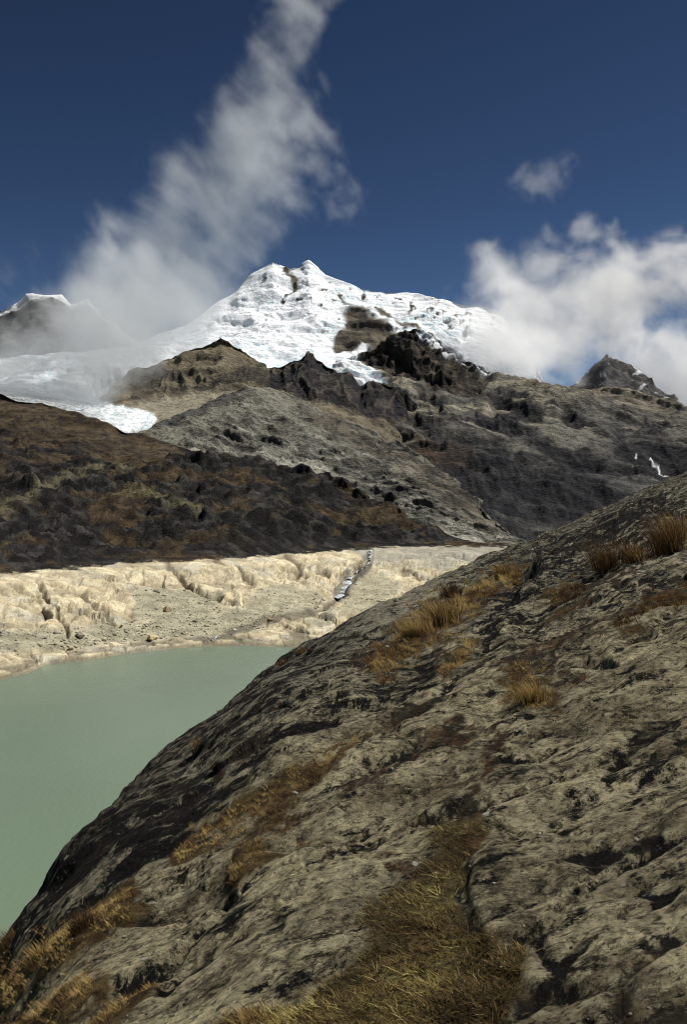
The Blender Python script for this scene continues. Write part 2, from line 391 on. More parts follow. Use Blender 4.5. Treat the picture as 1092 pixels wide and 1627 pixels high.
a1, a2 = frame_noise_coords(P, 32, 420, 150)
st = ridged(a1, a2, 5, 121)
a3, a4 = frame_noise_coords(P, 30, 130, 34)
st2 = ridged(a3, a4, 4, 127)
sc = P[..., 1] / 2500.0
gul = ridged(X / 55, Z / 260, 4, 131)
cn = ss(.06, .16, fbm(a3 * .8, a4 * .6, 4, 135))
cliff0 = cliff.copy(); cliff = np.maximum(cliff * ss(-.6, -.3, fbm(a3, a4, 3, 137)), cn * .8 * ss(615, 650, PY))
disp = (26 * fbm(a1 * .6, a2 * .5, 4, 139) + 36 * (st - .35) + 6 * (st2 - .4) + 9 * fbm(X / 38, Z / 26, 5, 138)) * sc + cliff * (gul - .45) * 17 * sc
disp = disp - 12 * gsmooth(gsmooth(cliff0.astype(float), 3, 0), 3, 1) * sc
P = P + nrm * disp[..., None]
n2 = normals(P)
t = fbm(a3 * 1.3, a4 * 1.3, 4, 141)
c = mix((.075, .074, .068), (.175, .168, .145), ss(-.3, .3, t))
c = mix(c, (.33, .305, .235), ss(-.05, .15, fbm(a1 * 2.2, a2 * 2.2, 4, 145)) * ss(760, 640, PY) * .8)
c = mix(c, (.25, .22, .165), ss(40, 0, PY - np.interp(PX, [c0[0] for c0 in gC[-1]], [c0[1] for c0 in gC[-1]])) * ss(800, 880, PX) * .8)
rb = ss(-14, 14, sdpoly(wx, wy, [(600,720),(680,700),(750,715),(770,742),(700,758),(630,758)]))
c = mix(c, mix((.05, .036, .03), (.105, .068, .048), ss(-.2, .3, t)), rb * .85)
c = mix(c, mix((.017, .018, .023), (.055, .052, .052), ss(-.05, .35, fbm(X / 26, Z / 60, 5, 153))), cliff * .95)
c = c * mix((1, 1, 1), (.66, .68, .74), ss(640, 720, PY + .15 * (PX - 850) + 30 * fbm(PX / 60, PY / 30, 3, 156)))  # shade painted in: lower slope colour made darker and cooler
c = mix(c, mix((.032, .028, .026), (.12, .10, .08), ss(-.1, .35, fbm(X / 30, Z / 80, 5, 154))), ss(-5, 7, sdpoly(wx, wy, cl[0])) * .85)
c = mix(c, (.16, .15, .13), ss(.72, .92, ridged(X / 40, Z / 70, 4, 151)) * cliff * .5)
snm = np.maximum.reduce([ss(3, 1, dline(wx, wy, [(1040,722),(1043,735),(1058,748)])[0]),
    ss(7, 3, dline(PX, PY, [(668,528),(720,560),(770,584),(830,603),(872,612)])[0]) * ss(.0, .15, fbm(PX / 14, PY / 7, 3, 157) + .22), ss(2.5, .5, np.hypot(PX - 1012, PY - 720)), ss(5, 1, np.hypot(PX - 640, PY - 590)) * 0])
c = mix(c, (.8, .83, .86), snm)
tong = ss(-2, 3, sdpoly(PX + (wx - PX) * .25, PY + (wy - PY) * .25, [(440,530),(545,540),(572,562),(598,588),(626,613),(600,617),(575,614),(540,600),(480,580)]))
c = mix(c, mix((.86, .88, .9), (.5, .7, .78), ss(.35, .7, ridged(X / 40 + Z / 60, Z / 40, 4, 159)) * .8), tong); snm = np.maximum(snm, tong)
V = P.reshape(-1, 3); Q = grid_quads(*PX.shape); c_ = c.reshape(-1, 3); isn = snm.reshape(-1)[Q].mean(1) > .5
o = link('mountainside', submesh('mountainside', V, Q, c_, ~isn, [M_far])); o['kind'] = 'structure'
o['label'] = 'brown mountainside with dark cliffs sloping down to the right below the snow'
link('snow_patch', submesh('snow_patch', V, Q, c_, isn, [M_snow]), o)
print('mountainside', time.time() - T0)

# ---- dark crags in front of the glacier, and the low glacier at their left foot
cols = columns(-20, 720, 1.7, -420, 800)
gR = [
 [(-420,740,1500),(0,700,1600),(200,700,1700),(300,700,1800),(400,700,1800),(500,730,1700),(600,760,1600),(650,780,1900),(690,800,2500),(900,980,2700)],
 [(-420,680,1900),(0,650,1900),(150,672,1900),(250,675,2000),(330,652,2100),(400,640,2100),(500,680,2000),(600,710,1900),(650,728,2150),(690,760,2750),(900,960,2900)],
 [(-420,650,2200),(0,630,2200),(150,652,2200),(250,655,2300),(330,630,2400),(400,625,2350),(500,645,2250),(600,675,2150),(650,692,2350),(690,725,2900),(900,950,3000)],
 [(-420,600,2600),(0,606,2550),(60,618,2500),(120,634,2450),(160,634,2500),(185,605,2550),(212,588,2600),(240,578,2650),(270,566,2700),(300,552,2700),(330,540,2700),(350,530,2700),(370,538,2700),(400,556,2700),(428,583,2650),(450,580,2600),(475,570,2550),(490,561,2550),(505,570,2550),(530,586,2500),(555,602,2450),(572,614,2450),(580,611,2450),(600,607,2450),(625,614,2400),(648,628,2400),(665,648,2600),(690,680,3000),(900,900,3100)]]
P, PX, PY = loft(gR, cols, (20, 45, 80), back=(300, 500))
nrm = normals(P); X, Z = P[..., 0], P[..., 2] + .55 * P[..., 1]
wx = PX + 14 * fbm(PX / 30, PY / 22, 4, 211); wy = PY + 12 * fbm(PX / 30, PY / 22, 4, 215)
cresty = np.interp(PX, [g[0] for g in gR[-1]], [g[1] for g in gR[-1]])
dark = ss(-6, 8, sdpoly(wx, wy, [(205,600),(225,570),(250,575),(330,600),(400,575),(440,575),(490,550),(575,600),(670,600),(680,680),(700,720),(640,700),(600,668),(520,645),(430,622),(370,612),(330,626),(250,634),(212,642)]))
black = ss(-6, 8, sdpoly(wx, wy, [(480,555),(575,600),(620,596),(675,640),(665,672),(580,655),(500,628),(420,615),(440,590)]))
scree = ss(-5, 8, sdpoly(wx, wy, [(205,645),(250,635),(330,626),(400,622),(390,640),(300,665),(235,690),(225,670)]))
ice = ss(-2, 3, sdpoly(PX + (wx - PX) * .35, PY + (wy - PY) * .35, [(-420,560),(0,590),(100,625),(150,636),(200,648),(246,660),(250,666),(240,680),(150,690),(0,700),(-420,720)]))
gulls = ridged(X / 60 + .3 * fbm(X / 200, Z / 200, 2, 3), Z / 190, 5, 221)
rr = ridged(X / 240, Z / 200, 5, 227)
disp = 26 * (rr - .4) + 28 * fbm(X / 350, Z / 350, 3, 229) + dark * 20 * (gulls - .4) + 8 * fbm(X / 36, Z / 28, 5, 230)
disp = disp * (1 - .6 * scree) * (1 - .8 * ice) + ice * 7 * ridged(X / 34, Z / 24, 3, 233)
P = P + nrm * disp[..., None] * .9
t = fbm(X / 70, Z / 60, 5, 235)
c = mix((.12, .10, .075), (.22, .19, .135), ss(-.3, .3, t))
c = mix(c, (.21, .17, .11), ss(26, 6, PY - cresty) * ss(300, 330, PX) * ss(440, 420, PX) * .9)
c = mix(c, mix((.06, .055, .045), (.15, .13, .095), ss(.0, .3, t)), dark * .9)
c = mix(c, mix((.026, .026, .03), (.07, .062, .058), ss(.0, .35, t)), black * .9)
c = mix(c, (.31, .285, .215), scree * .85)
c = mix(c, (.17, .15, .12), ss(.55, .8, gulls) * dark * .45)
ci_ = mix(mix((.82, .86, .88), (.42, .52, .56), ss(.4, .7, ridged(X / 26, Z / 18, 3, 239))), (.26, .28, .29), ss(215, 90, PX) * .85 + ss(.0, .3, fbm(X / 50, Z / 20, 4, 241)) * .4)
c = mix(c, ci_, ice)
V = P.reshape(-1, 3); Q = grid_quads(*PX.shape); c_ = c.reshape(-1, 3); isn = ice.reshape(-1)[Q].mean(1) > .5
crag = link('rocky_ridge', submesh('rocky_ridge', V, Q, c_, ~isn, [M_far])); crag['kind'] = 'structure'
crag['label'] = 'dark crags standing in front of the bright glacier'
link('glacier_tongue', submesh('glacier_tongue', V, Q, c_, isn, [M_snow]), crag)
print('crags', time.time() - T0)

# ---- grey moraine and the scraped rock slope below it
cols = columns(150, 900, 1.7, -100, 1000)
gL = [
 [(-100,820,1100),(250,820,1100),(450,860,1050),(600,885,1000),(700,893,950),(850,893,900),(1000,893,900)],
 [(-100,760,1250),(250,760,1250),(450,800,1180),(600,830,1120),(700,850,1050),(800,872,960),(1000,895,920)],
 [(-100,730,1400),(200,720,1400),(300,700,1450),(400,680,1500),(500,700,1430),(600,740,1320),(700,790,1180),(800,850,1020),(1000,880,940)],
 [(-100,720,1450),(150,706,1500),(245,680,1600),(272,668,1620),(300,655,1650),(330,641,1680),(360,629,1700),(395,620,1700),(420,619,1700),(445,624,1700),(480,639,1670),(515,655,1640),(560,676,1600),(600,692,1560),(650,722,1470),(700,755,1380),(750,790,1260),(790,822,1160),(830,855,1050),(860,872,980),(1000,878,960)]]
P, PX, PY = loft(gL, cols, (30, 65, 65), back=(150, 320))
nrm = normals(P); X, Z = P[..., 0], P[..., 2] + .55 * P[..., 1]
a1, a2 = frame_noise_coords(P, 38, 150, 42)
a3, a4 = frame_noise_coords(P, 40, 48, 13)
cresty = np.interp(PX, [g[0] for g in gL[-1]], [g[1] for g in gL[-1]])
mor = ss(70, 10, PY - cresty) * ss(640, 480, PX)
flute = np.sin((X * .9 + .35 * Z) / 9 + 3 * fbm(X / 60, Z / 60, 3, 301)) * ss(.55, .2, ridged(X / 400, Z / 300, 2, 303))
st = ridged(a1, a2, 5, 305); st2 = ridged(a3, a4, 4, 307)
sc = P[..., 1] / 1500
disp = (20 * fbm(X / 260, Z / 220, 3, 309) + 17 * (st - .35) * (1 - .8 * mor) + 5 * (st2 - .4) * (1 - .7 * mor) + 5 * fbm(X / 22, Z / 14, 5, 319) + mor * 1.8 * flute) * sc
P = P + nrm * disp[..., None]
t = fbm(a3, a4, 4, 311); t2 = fbm(a1, a2, 4, 313)
c = mix((.105, .105, .092), (.235, .23, .195), ss(-.3, .3, t))
c = mix(c, (.42, .41, .35), ss(.1, .35, t2 + .25 * t) * ss(640, 700, PY) * (1 - mor) * .8)
c = mix(c, (.05, .048, .045), ss(.12, .32, fbm(a3 * .7 + 9, a4 * .6, 4, 317)) * .75 * (1 - mor))
c = mix(c, (.25, .24, .195), mor * .8)
c = mix(c, (.13, .125, .1), mor * ss(0, .4, flute * .5) * .4)
wx = PX + 16 * fbm(PX / 30, PY / 22, 4, 321); wy = PY + 14 * fbm(PX / 30, PY / 22, 4, 325)
c = mix(c, (.075, .075, .075), ss(-3, 4, sdpoly(wx, wy, [(238,682),(300,652),(352,630),(396,620),(370,640),(320,660),(275,682)])) * .75)
c = mix(c, (.07, .065, .06), ss(-3, 8, sdpoly(wx, wy, [(480,648),(540,660),(570,680),(520,688),(470,672)])) * .5)
c = mix(c, mix((.05, .042, .035), (.13, .10, .075), ss(-.2, .3, t)), ss(-10, 20, sdpoly(wx, wy, [(470,640),(560,676),(650,722),(720,765),(830,850),(780,845),(640,770),(560,712),(500,680)])) * .7)
o = link('moraine', mesh_from('moraine', P.reshape(-1, 3), grid_quads(*PX.shape), [M_far], c.reshape(-1, 3))); o['kind'] = 'structure'
o['label'] = 'grey moraine ridge and scraped rock slope below the crags'
print('moraine', time.time() - T0)

# ---- brown hill at the left
cols = columns(-20, 480, 1.6, -420, 560)
gB = [
 [(-420,900,560),(0,840,700),(300,820,760),(560,830,780)],
 [(-420,730,850),(0,740,880),(200,750,880),(330,760,880),(560,840,850)],
 [(-420,520,1200),(-100,596,1100),(0,622,1050),(50,634,1040),(100,650,1030),(150,667,1010),(200,683,1000),(250,699,990),(300,713,980),(345,724,970),(400,742,950),(560,830,900)]]
P, PX, PY = loft(gB, cols, (40, 80), back=(200, 200))
nrm = normals(P); X, Z = P[..., 0], P[..., 2] + .55 * P[..., 1]
a1, a2 = frame_noise_coords(P, 20, 60, 24)
r1 = ridged(a1, a2, 5, 401)
lowl = ss(20, 70, PY - np.interp(PX, [g[0] for g in gB[-1]], [g[1] for g in gB[-1]])) * ss(330, 240, PX)
P = P + nrm * (11 * fbm(X / 90, Z / 70, 4, 403) + (2.5 + 8 * lowl) * (r1 - .35) + 3 * lowl * np.abs(gn(X / 12, Z / 8, 404)))[..., None]
c = mix((.06, .045, .03), (.115, .09, .058), ss(-.3, .3, fbm(X / 22, Z / 14, 5, 405)))
c = mix(c, (.028, .027, .03), lowl * ss(-.05, .2, fbm(a1 * 1.2, a2 * 1.2, 4, 407) + (r1 - .4) * .3) * .9)
c = mix(c, (.062, .04, .027), ss(.1, .3, fbm(X / 40, Z / 25, 3, 411)) * lowl * .6)
c = mix(c, (.04, .036, .03), ss(.2, .35, fbm(X / 9, Z / 6, 4, 413)) * .6)
o = link('hill', mesh_from('hill', P.reshape(-1, 3), grid_quads(*PX.shape), [M_hill], c.reshape(-1, 3))); o['kind'] = 'structure'
o['label'] = 'brown grassy hill at the left behind the dark mound'

# ---- dark mound and pale drained shore below the old water line (one ground, two colours)
ZL = -36.0; ZW = -60.0
def dz(px, py, z): u, v = ray(px, py); return (px, py, float(z / v))
line = [(-420,970),(-200,940),(0,915),(120,905),(200,898),(270,893),(330,890),(400,885),(480,879),(560,874),(640,868),(700,867),(760,868),(830,868),(1000,868)]
wat = [(-420,1140),(0,1070),(40,1062),(62,1052),(68,1046),(130,1041),(200,1030),(270,1022),(340,1018),(400,1019),(470,1021),(600,1024),(1000,1030)]
gl = [dz(a, b, ZL) for a, b in line]; gw = [dz(a, b, ZW) for a, b in wat]
cols = columns(-20, 860, 1.4, -420, 1000)
gH = [
 [(a, b + 40, d * .9) for a, b, d in gw], gw,
 [(-420,1050,365),(0,1000,378),(100,1000,385),(200,988,412),(300,972,440),(400,965,455),(500,962,465),(600,950,490),(1000,930,520)],
 gl,
 [(-420,900,450),(0,880,500),(200,865,590),(400,862,600),(560,862,690),(620,860,700),(1000,867,700)],
 [(-420,770,650),(0,760,700),(60,752,720),(140,742,760),(220,738,780),(300,730,800),(360,722,820),(400,729,820),(440,740,820),(480,754,820),(540,778,820),(600,806,800),(650,832,780),(700,852,760),(760,862,740),(1000,864,720)]]
P, PX, PY = loft(gH, cols, (8, 60, 65, 30, 85), back=(80, 120))
nrm = normals(P); X, Y_, Zc = P[..., 0], P[..., 1], P[..., 2]; Z = Zc + .55 * Y_
up = ss(-36, -34, Zc)                                    # 1 on the mound, 0 on the shore
wx = PX + 10 * fbm(PX / 26, PY / 20, 4, 501); wy = PY + 8 * fbm(PX / 26, PY / 20, 4, 505)
grav = np.maximum.reduce([
    ss(-4, 6, sdpoly(wx, wy, [(-420,1010),(0,998),(90,1000),(160,985),(215,990),(300,968),(360,965),(440,1000),(330,1012),(200,1020),(130,1030),(-420,1060)])),
    ss(-4, 6, sdpoly(wx, wy, [(205,925),(300,935),(360,940),(330,985),(260,985),(215,990)])),
    ss(-4, 6, sdpoly(wx, wy, [(400,940),(440,925),(500,930),(520,955),(470,965),(380,965)])) * .8,
    ss(-4, 6, sdpoly(wx, wy, [(360,965),(460,962),(520,955),(560,970),(480,975),(400,990),(340,1000)])),
    ss(-4, 6, sdpoly(wx, wy, [(560,920),(600,905),(640,930),(600,970),(540,975)])) * .8])
grav = np.clip(grav, 0, 1) * (1 - up)
outc = (1 - grav) * (1 - up)
b1, b2 = frame_noise_coords(P, 35, 26, 15)
lump = fbm(b1, b2, 3, 511)
bil = np.abs(gn(b1 * .9 + 3, b2 * .8, 517)) * 2        # round backed rock between sharp clefts
bil2 = np.abs(gn(X / 7, Z / 4.5, 519)) * 2
r3 = ridged(X / 20, Z / 12, 5, 521)
cleft = np.zeros_like(PX)
for ln in [[(60,925),(75,950),(95,975),(110,1005)],[(128,940),(150,965),(175,985),(190,992)],[(262,893),(285,915),(320,942),(350,950)],[(340,890),(375,905),(400,925)],[(455,880),(480,900),(470,915)],[(505,905),(520,915)],[(640,905),(690,925),(740,960)],[(580,880),(560,915),(530,955),(500,968)]]:
    d_, s_, f_ = dline(wx, wy, ln); cleft = np.maximum(cleft, ss(6, 0, d_))
cleft *= (1 - up)
a1, a2 = frame_noise_coords(P, 12, 55, 26)
m1 = ridged(a1, a2, 5, 525); a3, a4 = frame_noise_coords(P, 15, 20, 10); m2 = ridged(a3, a4, 4, 529)
water_fade = ss(-61, -56, Zc)
wf1, wf2, wid, wtx, wty = worley(b1 * 1.9 + .4 * lump, b2 * 1.7, 12)
wv1, wv2, wid2, _, _ = worley(b1 * 5 + .6 * lump, b2 * 5, 13)
wj = ss(.10, 0, wf2 - wf1); wj2 = ss(.08, 0, wv2 - wv1)
disp = outc * ((wid - .5) * 2.0 + wtx * (wid - .5) * 4 + (wid2 - .5) * .9 - wj * 1.2 + 2.0 * bil + 1.3 * bil2 + 3 * lump - 1.5 + .8 * fbm(X / 5, Z / 2.6, 3, 523)) * water_fade + grav * (1.2 * r3 - .8) * water_fade - cleft * 2.6
disp = disp + up * (9 * fbm(X / 120, Z / 80, 3, 531) + 7 * (m1 - .35) + 3 * (m2 - .4) + 8 * np.abs(gn(X / 20 + .5 * lump, Z / 12, 533)) + 3 * np.abs(gn(X / 7, Z / 4.5, 534))) * ss(-36, -30, Zc)
mf1, mf2, mid_, _, _ = worley(X / 13 + .5 * lump, Z / 7.5 + .3 * lump, 21)
mrock = ss(-.12, .1, fbm(X / 60, Z / 34, 4, 561) + .1)
disp = disp + up * mrock * (3.6 * np.clip(1 - 2.2 * mf1 ** 2, 0, 1) * (.4 + mid_)) * ss(-36, -30, Zc)
disp *= (ss(6, 22, PY - np.interp(PX, [g[0] for g in gl], [g[1] for g in gl])) * .85 + .15) * (1 - up) + up
P = P + nrm * disp[..., None]
Zc = P[..., 2]; X = P[..., 0]
t = fbm(X / 9, Z / 5, 5, 535); t2 = fbm(X / 28, Z / 18, 4, 537)
cpale = mix((.475, .41, .275), (.71, .63, .44), ss(-.25, .3, t + .5 * t2))
cpale = mix(cpale, (.52, .50, .41), ss(0.05, .3, fbm(X / 18 + 5, Z / 11, 4, 541)) * .7)
cpale = mix(cpale, (.20, .165, .10), ss(.6, .85, ridged(X / 10, Z / 7, 4, 543)) * .65)
cpale = mix(cpale, (.16, .14, .10), ss(.35, .1, bil) * .35)
cpale = mix(cpale, (.20, .16, .10), np.clip(wj + wj2 * .5, 0, 1) * .4 * ss(-.3, .1, t2))
cpale = cpale * (.86 + .28 * wid)[..., None]
cgrav = mix((.26, .245, .175), (.40, .375, .27), ss(-.3, .3, t))
cgrav = mix(cgrav, (.5, .46, .34), ss(.22, .3, fbm(X / 2.2, Z / 1.4, 3, 545)) * .6)
c = mix(cpale, cgrav, grav)
bed = np.maximum(ss(9, 2, dline(wx, wy, [(330,1018),(380,1000),(420,984),(470,978),(510,968),(540,950),(560,920),(585,895)])[0]), 0)
c = mix(c, (.10, .09, .07), bed * .75)
c = mix(c, (.085, .085, .085), np.maximum(ss(17, 7, dline(wx, wy, [(572,905),(556,918),(548,932),(541,944)])[0]), ss(8, 4, dline(PX, wy, [(588,872),(587,893)])[0])) * ss(-.35, .15, t) * .85)
c = mix(c, (.12, .095, .06), cleft * .8)
c = mix(c, (.13, .12, .09), ss(-58.6, -59.4, Zc) * .7)
c = mix(c, (.24, .25, .23), ss(-4, 10, sdpoly(wx, wy, [(540,868),(700,860),(830,862),(800,885),(700,905),(650,900),(600,900)])) * .6)
cm = mix((.017, .016, .0155), (.062, .056, .046), ss(-.1, .35, fbm(a3, a4, 5, 547)))
cm = mix(cm, (.050, .038, .027), ss(.12, .34, fbm(a1 * 1.3, a2 * 1.2, 4, 549)) * .8)
cm = mix(mix((.05, .036, .022), (.105, .078, .048), ss(-.2, .3, t)), mix((.016, .016, .016), (.078, .074, .068), ss(-.1, .3, fbm(a3 * 1.5, a4 * 1.5, 5, 563)) * (.3 + .9 * mid_)), mrock)
cm = mix(cm, (.115, .082, .045), ss(.14, .3, fbm(a1 * 1.7 + 4, a2 * 1.9, 4, 551)) * ss(.05, .3, t) * .7)
cm = mix(cm, (.21, .19, .12), ss(12, 2, dline(wx, wy, [(5,815),(60,790),(110,765),(160,755),(210,750)])[0]) * ss(-.3, .1, t) * .6)
cm = mix(cm, (.21, .19, .11), ss(12, 2, dline(wx, wy, [(180,792),(240,795),(280,815),(320,828)])[0]) * ss(-.3, .1, t) * .6)
cm = mix(cm, (.025, .024, .024), ss(14, 3, dline(PX, PY + 9, [(a, b - 8) for a, b in line])[0]) * .2)
jit = 1.3 * fbm(X / 8, Z / 5, 4, 553)
upm = ss(ZL - .3, ZL + .3, Zc + jit)
upm = np.maximum(upm * 1.0, 0)
c = mix(c, cm, upm * ss(845, 800, PX + 14 * fbm(X / 14, Z / 9, 3, 9)) * 1.0)
V = P.reshape(-1, 3); Q = grid_quads(*PX.shape); c_ = c.reshape(-1, 3); isu = upm.reshape(-1)[Q].mean(1) > .5
o = link('hill', submesh('hill', V, Q, c_, isu, [M_hill])); o['kind'] = 'structure'; o['label'] = 'dark rocky heath mound directly above the pale shore'
o = link('shore', submesh('shore', V, Q, c_, ~isu, [M_shore])); o['kind'] = 'structure'; o['label'] = 'pale yellow bare rock shore of the drained lake'
SH_P, SH_PX, SH_PY = P, PX, PY
print('shore', time.time() - T0)

# ------------------------------------------------------------------ lake
m, N, L, p = new_mat('glacial_water')
p.inputs['Base Color'].default_value = (.125, .205, .125, 1); p.inputs['Roughness'].default_value = .22; p.inputs['IOR'].default_value = 1.33
tc = N.new('ShaderNodeTexCoord'); n1 = N.new('ShaderNodeTexNoise'); n1.inputs['Scale'].default_value = .9; n1.inputs['Detail'].default_value = 5
mp = N.new('ShaderNodeMapping'); mp.inputs['Scale'].default_value = (1, .6, 1); L.new(tc.outputs['Object'], mp.inputs[0]); L.new(mp.outputs[0], n1.inputs[0])
b = N.new('ShaderNodeBump'); b.inputs['Strength'].default_value = .6; b.inputs['Distance'].default_value = .12
L.new(n1.outputs[0], b.inputs['Height']); L.new(b.outputs[0], p.inputs['Normal'])
n2 = N.new('ShaderNodeTexNoise'); n2.inputs['Scale'].default_value = .012; n2.inputs['Detail'].default_value = 4; L.new(mp.outputs[0], n2.inputs[0])
cr_ = N.new('ShaderNodeValToRGB'); cr_.color_ramp.elements[0].position = .3; cr_.color_ramp.elements[1].position = .7
cr_.color_ramp.elements[0].color = (.125, .173, .114, 1); cr_.color_ramp.elements[1].color = (.152, .203, .143, 1)
L.new(n2.outputs[0], cr_.inputs[0]); L.new(cr_.outputs[0], p.inputs['Base Color'])
lx = np.linspace(-500, 450, 60); ly = np.linspace(-50, 560, 60); LX, LY = np.meshgrid(lx, ly)
o = link('lake', mesh_from('lake', np.stack([LX, LY, 0 * LX + ZW], -1).reshape(-1, 3), grid_quads(60, 60), [m])); o['kind'] = 'structure'
o['label'] = 'milky green glacial lake below the pale shore'
o2 = link('ground', mesh_from('ground', [(-9000, -500, -75), (9000, -500, -75), (9000, 12000, -75), (-9000, 12000, -75)], [[0, 1, 2, 3]], [M_hill], np.full((4, 3), .1))); o2['kind'] = 'structure'

# ------------------------------------------------------------------ foreground hillside
SIL = [(-500,2700),(-200,1900),(-100,1710),(0,1512),(30,1465),(70,1400),(100,1350),(140,1308),(200,1255),(250,1217),(300,1183),(350,1132),(400,1087),(470,1036),(530,1000),(600,966),(640,948),(700,917),(760,890),(830,866),(880,848),(940,818),(1000,790),(1092,752),(1300,672),(1600,570),(2100,450)]
sp = np.array(SIL, float); su, sv = ray(sp[:, 0], sp[:, 1])
UT = np.linspace(-1.6, 1.6, 3201)
VT = gsmooth(np.interp(UT, su, sv), 11)
# carry the end slopes on beyond the table
def tail(x, xs, ys):
    y = np.interp(x, xs, ys); sl0 = (ys[1] - ys[0]) / (xs[1] - xs[0]); sl1 = (ys[-1] - ys[-2]) / (xs[-1] - xs[-2])
    return np.where(x < xs[0], ys[0] + (x - xs[0]) * sl0, np.where(x > xs[-1], ys[-1] + (x - xs[-1]) * sl1, y))
VT = gsmooth(tail(UT, su, sv), 11)
DT = gsmooth(np.interp(UT, [-1.6, -.5, -.345, -.25, -.15, -.05, 0, .1, .18, .26, .345, .5, 1.6], [6, 7.5, 9, 11, 14, 19, 22, 30, 37, 45, 55, 65, 70]), 50)
EYE = 1.6
def fore_z(u, y):
    vs = np.interp(u, UT, VT); D = np.interp(u, UT, DT)
    return y * vs - EYE * (1 - y / D) ** 2
def fore_hit(px, py):
    """where the sight line through a photo pixel meets the smooth hillside"""
    u, v = ray(px, py); D = np.interp(u, UT, DT)
    lo = np.full(np.shape(u), .3); hi = D * .999
    for _ in range(40):
        m_ = (lo + hi) / 2; f = fore_z(u, m_) - v * m_
        lo = np.where(f < 0, m_, lo); hi = np.where(f < 0, hi, m_)
    return u * lo, lo
cu = np.concatenate([np.linspace(-1.1, -.37, 60, endpoint=False), np.linspace(-.37, .37, 640), np.linspace(.37, 1.2, 60)[1:]])
NR = 560; NB = 60
s_ = np.linspace(0, 1, NR)[:, None]
Dc = np.interp(cu, UT, DT)[None]
y0 = 1.1; t0_ = y0 / Dc; k0 = (1 - t0_) ** 2 / t0_
# the frame ends near v=-0.53: most rows go above that
k = k0 * (1 - s_) ** 2.6
tt = 1 + k / 2 - np.sqrt(k * k / 4 + k)
tb = 1 + (np.linspace(0, 1, NB + 1)[1:, None] ** 1.8) * 8.5
TT = np.concatenate([tt, np.broadcast_to(tb, (NB, len(cu)))])
Yf = TT * Dc; Uf = np.broadcast_to(cu, Yf.shape); Xf = Uf * Yf
Zf = fore_z(Uf, Yf)
FPX, FPY = topix(Xf, Yf, Zf)
qx = Xf; 
SD = np.array([.95, .31])                               # strike of the rock slabs
A = Xf * SD[0] + Yf * SD[1]; B = Xf * SD[1] - Yf * SD[0]  # along and across
wq = .35 * fbm(A / 2.5, B / 1.2, 4, 601) 
Bw = B + wq
# broken slabs: slowly rising treads that end in a step facing the lake
dY = np.gradient(Yf, axis=0) + Yf * 0
def saw(b, seed, A_, la, per):
    """tread/step profile: 0..1, cell by cell, with steps of random height"""
    i = np.floor(b); f = b - i
    hgt = .5 + gn(i * 7.13 + .5, A_ / la, seed) * 1.2
    wd = np.clip(3.5 * dY / per, .14, .6)
    up_ = np.clip((f - 1 + wd) / wd, 0, 1); up_ = up_ * up_ * (3 - 2 * up_)
    return hgt * (f - up_) * -1 * ss(.5, .15, dY / per)
step1 = saw(-Bw / .8, 611, A, 2.2, .8); step2 = saw(-(B + .18 * fbm(A / .9, B / .5, 3, 613)) / .27, 617, A, .9, .27)
lump = fbm(Xf / 1.6, Yf / 2.2, 4, 621); mid = fbm(A / .35, B / .17, 4, 623); rg = ridged(A / .8, B / .35, 5, 627)
wpx = FPX + 55 * fbm(A / .8, B / .4, 5, 631, .6); wpy = FPY + 50 * fbm(A / .8, B / .4, 5, 637, .6)
def band(pts, w_, soft=.5, fx=1.0):
    P0 = np.array(pts, float); d_, s2, f_ = dline(FPX + (wpx - FPX) * fx, FPY + (wpy - FPY) * fx, P0[:, :2])
    wd = np.interp(f_, np.linspace(0, 1, len(P0)), P0[:, 2]) if P0.shape[1] > 2 else w_
    return ss(1.0, 1 - soft, d_ / wd), d_, s2
GRASS = [
 ('golden grass band running up from the lower left corner', [(-20,1590,40),(40,1545,36),(100,1500,34),(160,1452,30),(215,1420,22)]),
 ('golden grass strip curving up the middle of the slope', [(285,1372,16),(330,1335,24),(390,1305,26),(440,1285,26),(480,1258,26),(520,1225,20),(575,1180,12)]),
 ('long golden brown grass bank below the skyline', [(590,1060,22),(640,1020,34),(690,985,40),(730,960,32),(780,930,22),(825,905,16)]),
 ('small grass patch in the hollow right of centre', [(810,1085,26),(850,1105,40),(890,1125,30)]),
 ('short grass strip beside the slab crack', [(365,1395,12),(400,1362,16),(440,1335,14),(470,1318,8)]),
 ('reddish grass ledge by the right edge', [(985,1005,14),(1040,975,20),(1100,945,20)]),
 ('sparse grass among rocks at the lower left', [(20,1650,30),(90,1600,24),(150,1555,18)]),
 ('grass strip left of centre at the bottom', [(140,1640,24),(190,1590,20),(240,1540,14)]),
 ('grass clump line at the bottom edge', [(330,1640,22),(400,1615,24),(450,1620,20)]),
 ('thin grass on the upper right ledge', [(880,960,14),(930,935,12)]),
 ('thin grass below the long bank', [(700,1060,14),(735,1035,18),(750,1010,12)]),
]
gm = np.zeros_like(Xf)
for lb, pts in GRASS: gm = np.maximum(gm, band(pts, 0)[0])
turf = np.maximum(ss(-14, 14, sdpoly(wpx, wpy, [(440,1700),(480,1590),(560,1530),(610,1450),(660,1390),(700,1330),(750,1335),(745,1400),(735,1470),(800,1490),(850,1520),(800,1600),(760,1700)])),
    ss(-10, 10, sdpoly(wpx, wpy, [(300,1700),(330,1620),(400,1600),(470,1590),(480,1700)])))
red = np.zeros_like(Xf)
